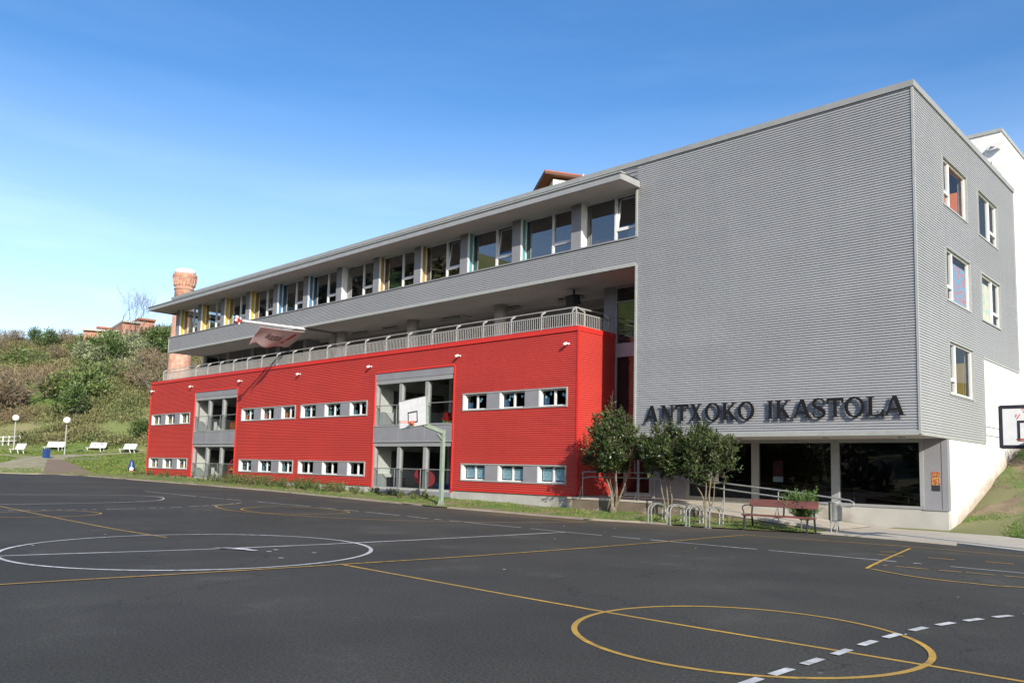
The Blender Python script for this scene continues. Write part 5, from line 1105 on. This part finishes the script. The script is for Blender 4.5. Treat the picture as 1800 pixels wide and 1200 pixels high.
def multi_stem_tree(name, lab, base, stems, clumps, nleaf, seed, lsize=.115, twigs=True, group=None):
    global NR
    NR = np.random.default_rng(seed); rnd = random.Random(seed); base = Vector(base)
    t = thing(name, lab, 'tree', base, group)
    mb = MB(); tips = []
    for P, r0 in stems:
        P = [base+Vector(p) for p in P]; R_ = [r0*.68*(1-.55*k/(len(P)-1)) for k in range(len(P))]
        mb.tube(spline3(P, 4), None or list(np.interp(np.linspace(0, 1, (len(P)-1)*4+1), np.linspace(0, 1, len(P)), R_)), 9); tips.append(P[-1])
    mb.tube([base+Vector((0, 0, -.1)), base+Vector((0, 0, .18))], [.17, .10], 10)
    for c, r in clumps:                              # fine limbs reaching into each clump
        c = base+Vector(c); near = min(tips, key=lambda q_: (q_-c).length)
        mid = near.lerp(c, .5)+Vector((rnd.uniform(-.1, .1), rnd.uniform(-.1, .1), rnd.uniform(-.08, .05))); mb.tube([near, mid, c], [.022, .014, .006], 5, False)
        for k in range(4):
            e = c+Vector((rnd.gauss(0, r[0]*.6), rnd.gauss(0, r[1]*.6), rnd.gauss(.1, r[2]*.6))); mb.tube([c, e], [.008, .003], 4, False)
    mb.build('trunk', BARKL, t, True)
    C_ = []; D_ = []
    tot = sum(r[0]*r[1]*r[2] for c, r in clumps)
    for c, r in clumps:
        k = int(nleaf*r[0]*r[1]*r[2]/tot); nt = max(6, k//16)
        dv = NR.normal(size=(nt, 3)); dv /= np.linalg.norm(dv, axis=1, keepdims=True); rad = NR.uniform(.25, 1.0, nt)**.55
        tw = np.array(base+Vector(c))+dv*rad[:, None]*np.array(r)
        idx = NR.integers(0, nt, k); out = dv[idx]*.6+np.array([0, 0, .55])
        s_ = NR.uniform(-.14, .16, k)[:, None]
        C_.append(tw[idx]+out*s_+NR.normal(scale=.035, size=(k, 3))); D_.append(out)
    V, F = leaf_cards(np.concatenate(C_), lsize, .42, .0, .25, np.concatenate(D_))
    fast_mesh('crown', V, F, LEAFD, t, loc=base); return t
def spline3(P, n):
    out = []; m = len(P)
    for i in range(m-1):
        p0 = P[i-1] if i else P[0]*2-P[1]; p1, p2 = P[i], P[i+1]; p3 = P[i+2] if i+2 < m else P[-1]*2-P[-2]
        for k in range(n):
            s = k/n; out.append(.5*((2*p1)+(p2-p0)*s+(2*p0-5*p1+4*p2-p3)*s*s+(3*p1-p0-3*p2+p3)*s**3))
    out.append(P[-1]); return out
def clump_set(seed, ext, n):
    rnd = random.Random(seed); out = []
    for k in range(n):
        while True:
            x, y, z = rnd.uniform(-1, 1), rnd.uniform(-1, 1), rnd.uniform(-1, 1)
            if x*x+y*y+z*z < 1 and x*x+y*y+z*z > .12: break
        taper = 1-.30*max(0, z); out.append(((ext[0]+x*ext[3]*taper, ext[1]+y*ext[4]*taper, ext[2]+z*ext[5]), (rnd.uniform(.22, .34), rnd.uniform(.22, .34), rnd.uniform(.22, .36))))
    return out
U1 = multi_stem_tree('small_tree', 'largest of three dark green trees, with five pale stems, beside the red corner', (-9.92, -1.0, .19),
    [([(-.02, 0, 0), (-.07, .0, .35), (-.16, .02, .75), (-.36, .05, 1.15), (-.62, .0, 1.75)], .085), ([(.0, .03, 0), (-.03, .04, .4), (-.14, .1, .85), (-.22, .12, 1.0), (-.35, .15, 1.75)], .06), ([(.05, 0, 0), (.12, 0, .35), (.18, -.05, .8), (.14, -.06, 1.25), (.22, -.05, 1.8)], .065), ([(.06, 0, .05), (.20, .03, .40), (.40, .05, .85), (.55, .08, 1.35), (.68, .1, 1.9)], .06), ([(.0, .05, .1), (.02, .1, .6), (-.02, .2, 1.1), (.0, .25, 1.8)], .045)],
    clump_set(11, (-.05, .0, 2.36, 1.22, 1.0, 1.0), 66)+[((-.2, 0, 3.45), (.22, .22, .34)), ((-.62, 0, 3.2), (.2, .2, .3)), ((.3, 0, 3.3), (.22, .2, .3)), ((-1.15, -.1, 1.75), (.3, .25, .2)), ((-.85, .1, 1.5), (.25, .25, .16)), ((-.2, .1, 3.8), (.07, .07, .28)), ((.75, .1, 3.0), (.2, .2, .3)), ((1.05, .2, 2.1), (.25, .3, .4))], 16000, 21, .105, group='small trees in front of the entrance')
U2 = multi_stem_tree('small_tree', 'middle one of three dark green trees, standing behind the leftmost bike rack', (-7.62, -1.1, .15),
    [([(-.03, 0, 0), (-.10, 0, .4), (-.22, .0, .85), (-.36, .05, 1.5)], .05), ([(.0, 0, 0), (.02, .02, .4), (-.06, .05, .9), (-.10, .06, 1.5)], .05), ([(.04, 0, 0), (.14, 0, .3), (.16, .02, .65), (.10, 0, 1.0), (.14, .02, 1.6)], .05), ([(.0, .05, 0), (.05, .08, .5), (.02, .1, 1.1), (.0, .1, 1.6)], .04)],
    clump_set(12, (.0, .0, 2.12, .82, .75, .78), 44)+[((-.05, 0, 3.0), (.2, .2, .3)), ((.32, 0, 2.95), (.18, .18, .26)), ((-.7, 0, 1.75), (.25, .25, .3)), ((.2, .1, 1.45), (.35, .3, .2))], 11000, 22, .10, group='small trees in front of the entrance')
U3 = multi_stem_tree('small_tree', 'rightmost of three dark green trees, standing behind the third bike rack', (-6.20, -1.05, .16),
    [([(-.02, 0, 0), (-.06, 0, .4), (-.14, .0, .75), (-.38, .05, 1.05), (-.5, .05, 1.4)], .045), ([(.0, 0, 0), (-.03, .02, .5), (-.02, .05, 1.0), (-.04, .06, 1.6)], .05), ([(.05, 0, 0), (.16, 0, .30), (.10, .02, .7), (.16, 0, 1.1), (.2, .02, 1.6)], .055), ([(.12, .0, .3), (.24, .05, .6), (.26, .08, 1.1), (.3, .1, 1.5)], .03)],
    clump_set(13, (.0, .0, 2.06, .92, .82, .82), 48)+[((.0, 0, 2.98), (.2, .2, .28)), ((-.35, 0, 2.85), (.18, .18, .26)), ((.88, 0, 2.2), (.24, .22, .3)), ((.95, .0, 1.65), (.25, .2, .2)), ((-.65, 0, 1.55), (.28, .25, .2)), ((.7, 0, 1.3), (.14, .14, .14))], 12500, 23, .10, group='small trees in front of the entrance')

# feathery conifer behind the bench
t = thing('conifer_shrub', 'feathery bright green conifer shrub behind the right end of the plank bench', 'shrub', (-2.78, -1.62, .05)); NR = np.random.default_rng(5); C_ = []; D_ = []; mb = MB()
for k in range(130):
    a = NR.uniform(0, 2*pi); z0 = NR.uniform(.35, .85); ln = NR.uniform(.3, .66); dirv = np.array([cos(a)*.75, sin(a)*.75, NR.uniform(.15, 1.1)]); dirv /= np.linalg.norm(dirv)
    b0 = np.array([-2.78+.05*cos(a), -1.62+.05*sin(a), z0]); mb.tube([tuple(b0), tuple(b0+dirv*ln)], [.008, .003], 4, False)
    for q_ in range(46): s = NR.uniform(.25, 1.12); C_.append(b0+dirv*ln*s+NR.normal(scale=.035, size=3)); D_.append(dirv)
V, F = leaf_cards(np.array(C_), .09, .24, 0, 0, np.array(D_)); mb.tube([(-2.78, -1.62, 0), (-2.76, -1.6, .9)], [.03, .012], 7)
mb.build('stem', BARKG, t); fast_mesh('foliage', V, F, LEAFC, t, loc=(-2.78, -1.62, .05)); t.scale = (.84, .84, .95)

# grass and weeds of the verge
NR = np.random.default_rng(3); n = 42000
X = NR.uniform(-53, -2.2, n); keep = NR.uniform(0, 1, n) < np.interp(X, [-53, -25, -14, -2], [.35, .6, 1, 1]); X = X[keep]
Cn = []; 
for x in X:
    e = edge_y(x)+.05; hi = -.6 if x > -12.4 else -.08
    if x > -4.5: hi = -1.25
    y = e+(hi-e)*NR.uniform(0, 1)
    if tri_noise(x, y, .9, 2)+.25*NR.normal() < -.12: continue
    Cn.append((x, y, verge_z(x, y)))
Cn = np.array(Cn); k = len(Cn); hgt = NR.uniform(.02, .075, k); a = NR.uniform(0, 2*pi, k); wd = NR.uniform(.006, .014, k); le = NR.normal(scale=.05, size=(k, 2))
wx, wy = np.cos(a)*wd, np.sin(a)*wd
V = np.stack([np.stack([Cn[:, 0]-wx, Cn[:, 1]-wy, Cn[:, 2]-.01], 1), np.stack([Cn[:, 0]+wx, Cn[:, 1]+wy, Cn[:, 2]-.01], 1), np.stack([Cn[:, 0]+le[:, 0]+wx*.2, Cn[:, 1]+le[:, 1]+wy*.2, Cn[:, 2]+hgt], 1), np.stack([Cn[:, 0]+le[:, 0]-wx*.2, Cn[:, 1]+le[:, 1]-wy*.2, Cn[:, 2]+hgt], 1)], 1).reshape(-1, 3)
o = fast_mesh('grass', V, np.arange(k*4).reshape(k, 4), BLADE); tag(o, 'short green grass along the foot of the red wall and ramp', 'grass', kind='stuff')
C_ = []; D_ = []; 
for k in range(250):
    x = NR.choice([NR.uniform(-52.5, -25.5), NR.uniform(-40, -26), NR.uniform(-25, -19.6) if NR.uniform() < .35 else NR.uniform(-39, -26)])
    if -45.2 < x < -39.6 and NR.uniform() < .55: continue
    y = NR.uniform(max(edge_y(x)+.5, -1.9), -.25); z = verge_z(x, y); hh = NR.uniform(.15, .62)*(1 if x < -25 else .6)
    for s in range(5):
        dv = np.array([NR.normal(scale=.45), NR.normal(scale=.35), 1]); dv /= np.linalg.norm(dv)
        for q_ in range(16): C_.append(np.array([x, y, z])+dv*hh*NR.uniform(.15, 1)+NR.normal(scale=.03, size=3)); D_.append(dv+NR.normal(scale=.5, size=3))
V, F = leaf_cards(np.array(C_), .085, .30, 0, 0, np.array(D_)); o = fast_mesh('weeds', V, F, WEED); tag(o, 'straggly green and straw coloured weeds along the foot of the red wall', 'weeds', kind='stuff')

# bank grass at the right
n = 30000; X = NR.uniform(.05, 6, n); Bq = NR.uniform(0, 1, n)**1.6*9; C_ = []
for x, b in zip(X, Bq):
    y0 = 3.0-.62*max(0, x-.1); y = y0+b; m_ = tri_noise(x, y, .42, 6)+.55-.13*x-.04*b
    if m_ < .12+.2*NR.normal(): continue
    C_.append((x, y, .05+min(6.5, .315*b)+(tri_noise(x, y, .7, 9)*.12)*min(1, b/2)))
V, F = leaf_cards(np.array(C_)+NR.normal(scale=.03, size=(len(C_), 3)), .085, .2, 1.4); o = fast_mesh('grass', V, F, BLADE); tag(o, 'rough grass tufts on the earth bank beside the white end wall', 'grass', kind='stuff')
t = thing('bank_shrub', 'twiggy dark shrub against the white end wall at the top of the earth bank', 'shrub', (.7, 10.6, 2.5)); C_ = []; mb = MB()
for k in range(60):
    a = NR.uniform(0, 2*pi); dv = np.array([cos(a)*.6, sin(a)*.6, 1.0]); ln = NR.uniform(.3, .85); b0 = np.array([.75+abs(NR.normal())*.5, 10.8+NR.normal()*.7, 2.45]); mb.tube([tuple(b0), tuple(b0+dv*ln)], [.014, .005], 4, False)
    for q_ in range(40): C_.append(b0+dv*ln*NR.uniform(.2, 1.1)+NR.normal(scale=.13, size=3))
V, F = leaf_cards(np.array(C_), .13, .4); mb.build('twigs', BARKG, t); fast_mesh('foliage', V, F, LEAFE, t, loc=(.7, 10.6, 2.5))

# ---- hillside: scrub as one mass, shrubs and trees one can tell apart as things
NR = np.random.default_rng(12); C_ = []; D_ = []; n = 0
while n < 3300:
    u = 87.5+NR.uniform(0, 1)**1.15*48; px = NR.uniform(-90, 640) if NR.uniform() < .85 else NR.uniform(640, 1100); v = (px-900)/1425*u
    q_ = Vector((CAM.x, CAM.y, 0))+FW*u+RT*v
    if u < 93 and px < 262 and tri_noise(q_.x, q_.y, .16, 5) > -.05: continue
    if px < 150 and 97 < u < 106 and tri_noise(q_.x, q_.y, .05, 1) > -.35: continue         # open grass bank
    z = terrain(q_.x, q_.y); r = NR.uniform(.8, 1.9) if u < 97 else NR.uniform(1.0, 2.5); k = int(52*r*r); dv = NR.normal(size=(k, 3)); dv[:, 2] = abs(dv[:, 2]); dv /= np.linalg.norm(dv, axis=1, keepdims=True)
    C_.append(np.array([q_.x, q_.y, z-.1])+dv*(NR.uniform(.25, 1, k)**.5)[:, None]*np.array([r, r, r*.75])); D_.append(dv+np.array([0, 0, .5])); n += 1
V, F = leaf_cards(np.concatenate(C_), .26, .34, 0, 0, np.concatenate(D_)); o = fast_mesh('scrub', V, F, LEAFS); tag(o, 'brown and olive brambles and scrub covering the hillside', 'scrub', kind='stuff')
# tufts on the lawn
PTH = [a2(45, 64), a2(60, 68), a2(85, 74), a2(130, 78.5), a2(180, 81), a2(222, 84), a2(260, 86.5)]
def path_clear(q):
    for k, (a, b) in enumerate(zip(PTH, PTH[1:])):
        a = Vector(a); d = Vector(b)-a; f = max(0, min(1, (Vector((q.x, q.y))-a).dot(d)/d.length_squared)); w = 2.3-1.8*((k+f)/6)
        if (Vector((q.x, q.y))-a-d*f).length < w: return False
    a = Vector(a2(120, 61)); d = Vector(a2(105, 72))-a; f = max(0, min(1, (Vector((q.x, q.y))-a).dot(d)/d.length_squared))
    if (Vector((q.x, q.y))-a-d*f).length < 1.5-.9*f: return False
    return True
C_ = []
for k in range(38000):
    u = NR.uniform(57, 91); px = NR.uniform(-40, 262); v = (px-900)/1425*u; q_ = Vector((CAM.x, CAM.y, 0))+FW*u+RT*v
    if q_.y < edge_y(q_.x)+.2 or (q_.x > -52.7) or not path_clear(q_): continue
    if tri_noise(q_.x, q_.y, .12, 8) < -.30: continue
    C_.append((q_.x, q_.y, terrain(q_.x, q_.y)+.05))
V, F = leaf_cards(np.array(C_), .15, .35, 1.2); o = fast_mesh('grass', V, F, BLADE); tag(o, 'uneven green grass of the lawn around the white benches', 'grass', kind='stuff')

def bush_mesh(seed, k, shape, size, m, aspect=.4, clumps=9, stems=True):
    """unit bush about 1 high, several uneven clumps"""
    g = np.random.default_rng(seed); global NR; NR = g; C_ = []; D_ = []
    for c in range(clumps):
        a = g.uniform(0, 2*pi); rr = g.uniform(0, .42)*shape[0]; cz_ = g.uniform(.25, .78)*shape[1]; rad = g.uniform(.20, .36)
        kk = k//clumps; dv = g.normal(size=(kk, 3)); dv /= np.linalg.norm(dv, axis=1, keepdims=True)
        C_.append(np.array([rr*cos(a), rr*sin(a), cz_])+dv*(g.uniform(.15, 1, kk)**.5)[:, None]*np.array([rad, rad, rad*.85])); D_.append(dv+np.array([0, 0, .35]))
    V, F = leaf_cards(np.concatenate(C_), size, aspect, 0, 0, np.concatenate(D_)); return V, F
def bush_proto(name, lab, cat, group, seed, k, shape, size, m, aspect, clumps=9):
    t = thing(name, lab, cat, (0, 0, 0), group); V, F = bush_mesh(seed, k, shape, size, m, aspect, clumps); fast_mesh('foliage', V, F, m, t)
    g = random.Random(seed); mb = MB()
    for j in range(7): a = g.uniform(0, 2*pi); mb.tube([(0, 0, -.05), (.15*cos(a), .15*sin(a), .35), (.34*cos(a), .34*sin(a), g.uniform(.5, .85))], [.022, .014, .005], 4, False)
    mb.build('stem', BARKG, t); return t
used = set()
def put(proto, px, u, s, sz=None, lab=None, rz=None, dz=0):
    if proto.name not in used: o = proto; used.add(proto.name)
    else: o = copy_tree(proto)
    p = at(px, u); o.location = (p.x, p.y, p.z+dz-.1*s); o.scale = (s, s, sz or s); o.rotation_euler = (0, 0, rz if rz is not None else (px*.37) % 6.28)
    if lab: o['label'] = lab
    return o
bp = bush_proto('thicket', 'brown leafless thicket among the scrub of the hillside', 'thicket', 'brown thickets on the hillside', 31, 1500, (1.1, .95), .10, LEAFB, .12)
gp = bush_proto('bush', 'rounded mid green bush on the hillside', 'bush', 'green bushes on the hillside', 32, 1500, (1.1, .9), .085, LEAFG, .42)
ep = bush_proto('evergreen', 'dark evergreen tree on the hillside', 'tree', 'evergreens on the hillside', 33, 1700, (.8, 1.05), .075, LEAFE, .38)
sp_ = bush_proto('pale_bush', 'pale silvery green bush on the hillside', 'bush', 'pale bushes on the hillside', 34, 1500, (1.15, .9), .085, LEAFP, .3)
put(ep, 50, 128, 3.2, 3.6, 'dark evergreen standing against the sky near the left edge'); put(ep, 77, 126, 3.8, 4.2, 'bushy evergreen on the ridge between the brown trees and the brick house')
put(ep, 269, 116, 5.2, 5.6, 'dark evergreen tree on the ridge just left of the chimney'); put(ep, 128, 94, 4.6, 4.8, 'dark ivy covered bush above the right lamp post'); put(ep, 190, 113, 5.2, 5.6, 'evergreen tree under the brick house')
put(ep, 250, 89, 3.2, 2.6, 'low dark bush on the slope against the red wall end')
for px, u, s in ((105, 101, 6), (140, 100, 6.5), (165, 104, 6), (60, 116, 5), (195, 106, 5), (430, 118, 5), (480, 122, 5), (30, 121, 4.5), (420, 128, 5.0)): put(gp, px, u, s, s*.8)
for px, u, s in ((168, 114, 5.5), (205, 116, 5.5), (225, 110, 4.6), (150, 118, 5), (212, 121, 4.5), (240, 117, 4), (500, 112, 4.5)): put(sp_, px, u, s, s*.85)
for px, u, s in ((5, 98, 8), (30, 97, 7.5), (-25, 99, 8.5), (250, 104, 6), (275, 100, 6.5), (262, 110, 6), (345, 104, 6.5), (380, 108, 6.5), (295, 108, 6), (520, 100, 6), (25, 131, 4.5), (10, 130, 4.2), (110, 129, 4.5), (125, 127, 4), (460, 104, 6), (85, 121, 5), (-10, 125, 5), (440, 99, 6)): put(bp, px, u, s, s*.9)
for px, u, s in ((150, 121, 5), (172, 122, 5.5), (196, 120, 6), (215, 119, 6), (235, 121, 5), (255, 119, 4)): put(sp_ if px % 2 else gp, px, u, s, s*.85)
for px, u, s in ((560, 112, 6), (640, 116, 6), (720, 118, 6)): put(ep, px, u, s, s*1.1)

def bare_tree_mesh(seed, levels=6, spread=.55, upw=.25, n=5, r0=.03):
    g = random.Random(seed); segs = []
    def grow(p, d, L, r, lv):
        P = [p]; q_ = p; dd = d
        for k in range(3): dd = (dd+Vector((g.gauss(0, .12), g.gauss(0, .12), g.gauss(.03, .08)))).normalized(); q_ = q_+dd*L/3; P.append(q_)
        segs.append((P, [r, r*.86, r*.74, r*.62]))
        if lv == 0: return
        for k in range(g.choice((2, 3, 3))):
            nd = (dd+Vector((g.gauss(0, spread), g.gauss(0, spread), g.gauss(upw, spread*.5)))).normalized(); grow(P[g.choice((2, 3, 3))], nd, L*g.uniform(.62, .82), r*.58, lv-1)
    grow(Vector((0, 0, 0)), Vector((0, 0, 1)), .27, r0, levels)
    return branch_tubes(segs, n)
def bare_tree(name, lab, seed, levels, spread, upw=.25, group=None, n=4, r0=.03):
    t = thing(name, lab, 'tree', (0, 0, 0), group); mb = bare_tree_mesh(seed, levels, spread, upw, n, r0); mb.build('branches', BARKG, t); return t
bt = bare_tree('bare_tree', 'bare many stemmed winter tree against the sky above the brick house', 41, 7, .42, .42, None, 4, .009)
put(bt, 208, 121, 12.5); bt2 = copy_tree(bt); put(bt2, 226, 123, 11.5, lab='slimmer bare tree against the sky right of the taller bare tree', rz=2.0)
b3 = bare_tree('bare_tree', 'bare tree whose branches reach in from the left edge of the picture', 43, 6, .62, .08, None, 4, .025)
put(b3, -260, 95, 19.5, 19, lab='bare tree beyond the left edge of the lawn'); bl = copy_tree(bt); put(bl, -42, 86, 16.5, 17, lab='bare tree whose twigs reach in from the left edge of the picture', rz=.4); b4 = copy_tree(b3); put(b4, 535, 128, 13, lab='bare tree whose crown tips rise over the roof of the school', rz=1.1)
# bare trees across the court, seen mirrored in the upper windows
for k, (x, y, s) in enumerate(((-70, -62, 17), (-54, -58, 18), (-40, -66, 19), (-30, -60, 17), (-92, -66, 24), (-104, -84, 24), (-118, -74, 24), (-132, -92, 26), (-150, -84, 25), (-166, -98, 25), (-182, -84, 25), (-200, -96, 26), (-220, -90, 25), (-240, -100, 25))):
    o_ = copy_tree(b3 if k % 2 else bt); o_.location = (x, y, terrain(x, y)); o_.scale = (s, s, s); o_.rotation_euler = (0, 0, k*1.3); o_['group'] = 'bare trees across the court'; o_['label'] = 'bare winter tree across the court mirrored in the upper windows'

NR = np.random.default_rng(77); C_ = []; D_ = []  # unseen wood across the court, placed to darken the window reflections
for k in range(4200):
    x = NR.uniform(-420, 120); y = -55-NR.uniform(0, 85); r = NR.uniform(1.6, 3.6); kk = 34; dv = NR.normal(size=(kk, 3)); dv[:, 2] = abs(dv[:, 2]); dv /= np.linalg.norm(dv, axis=1, keepdims=True)
    C_.append(np.array([x, y, terrain(x, y)])+dv*(NR.uniform(.2, 1, kk)**.5)[:, None]*np.array([r, r, r*1.5])); D_.append(dv)
V, F = leaf_cards(np.concatenate(C_), 1.5, .5, 0, 0, np.concatenate(D_)); o = fast_mesh('woodland', V, F, LEAFW); tag(o, 'dark winter woodland on the slope across the court', 'woodland', kind='stuff')
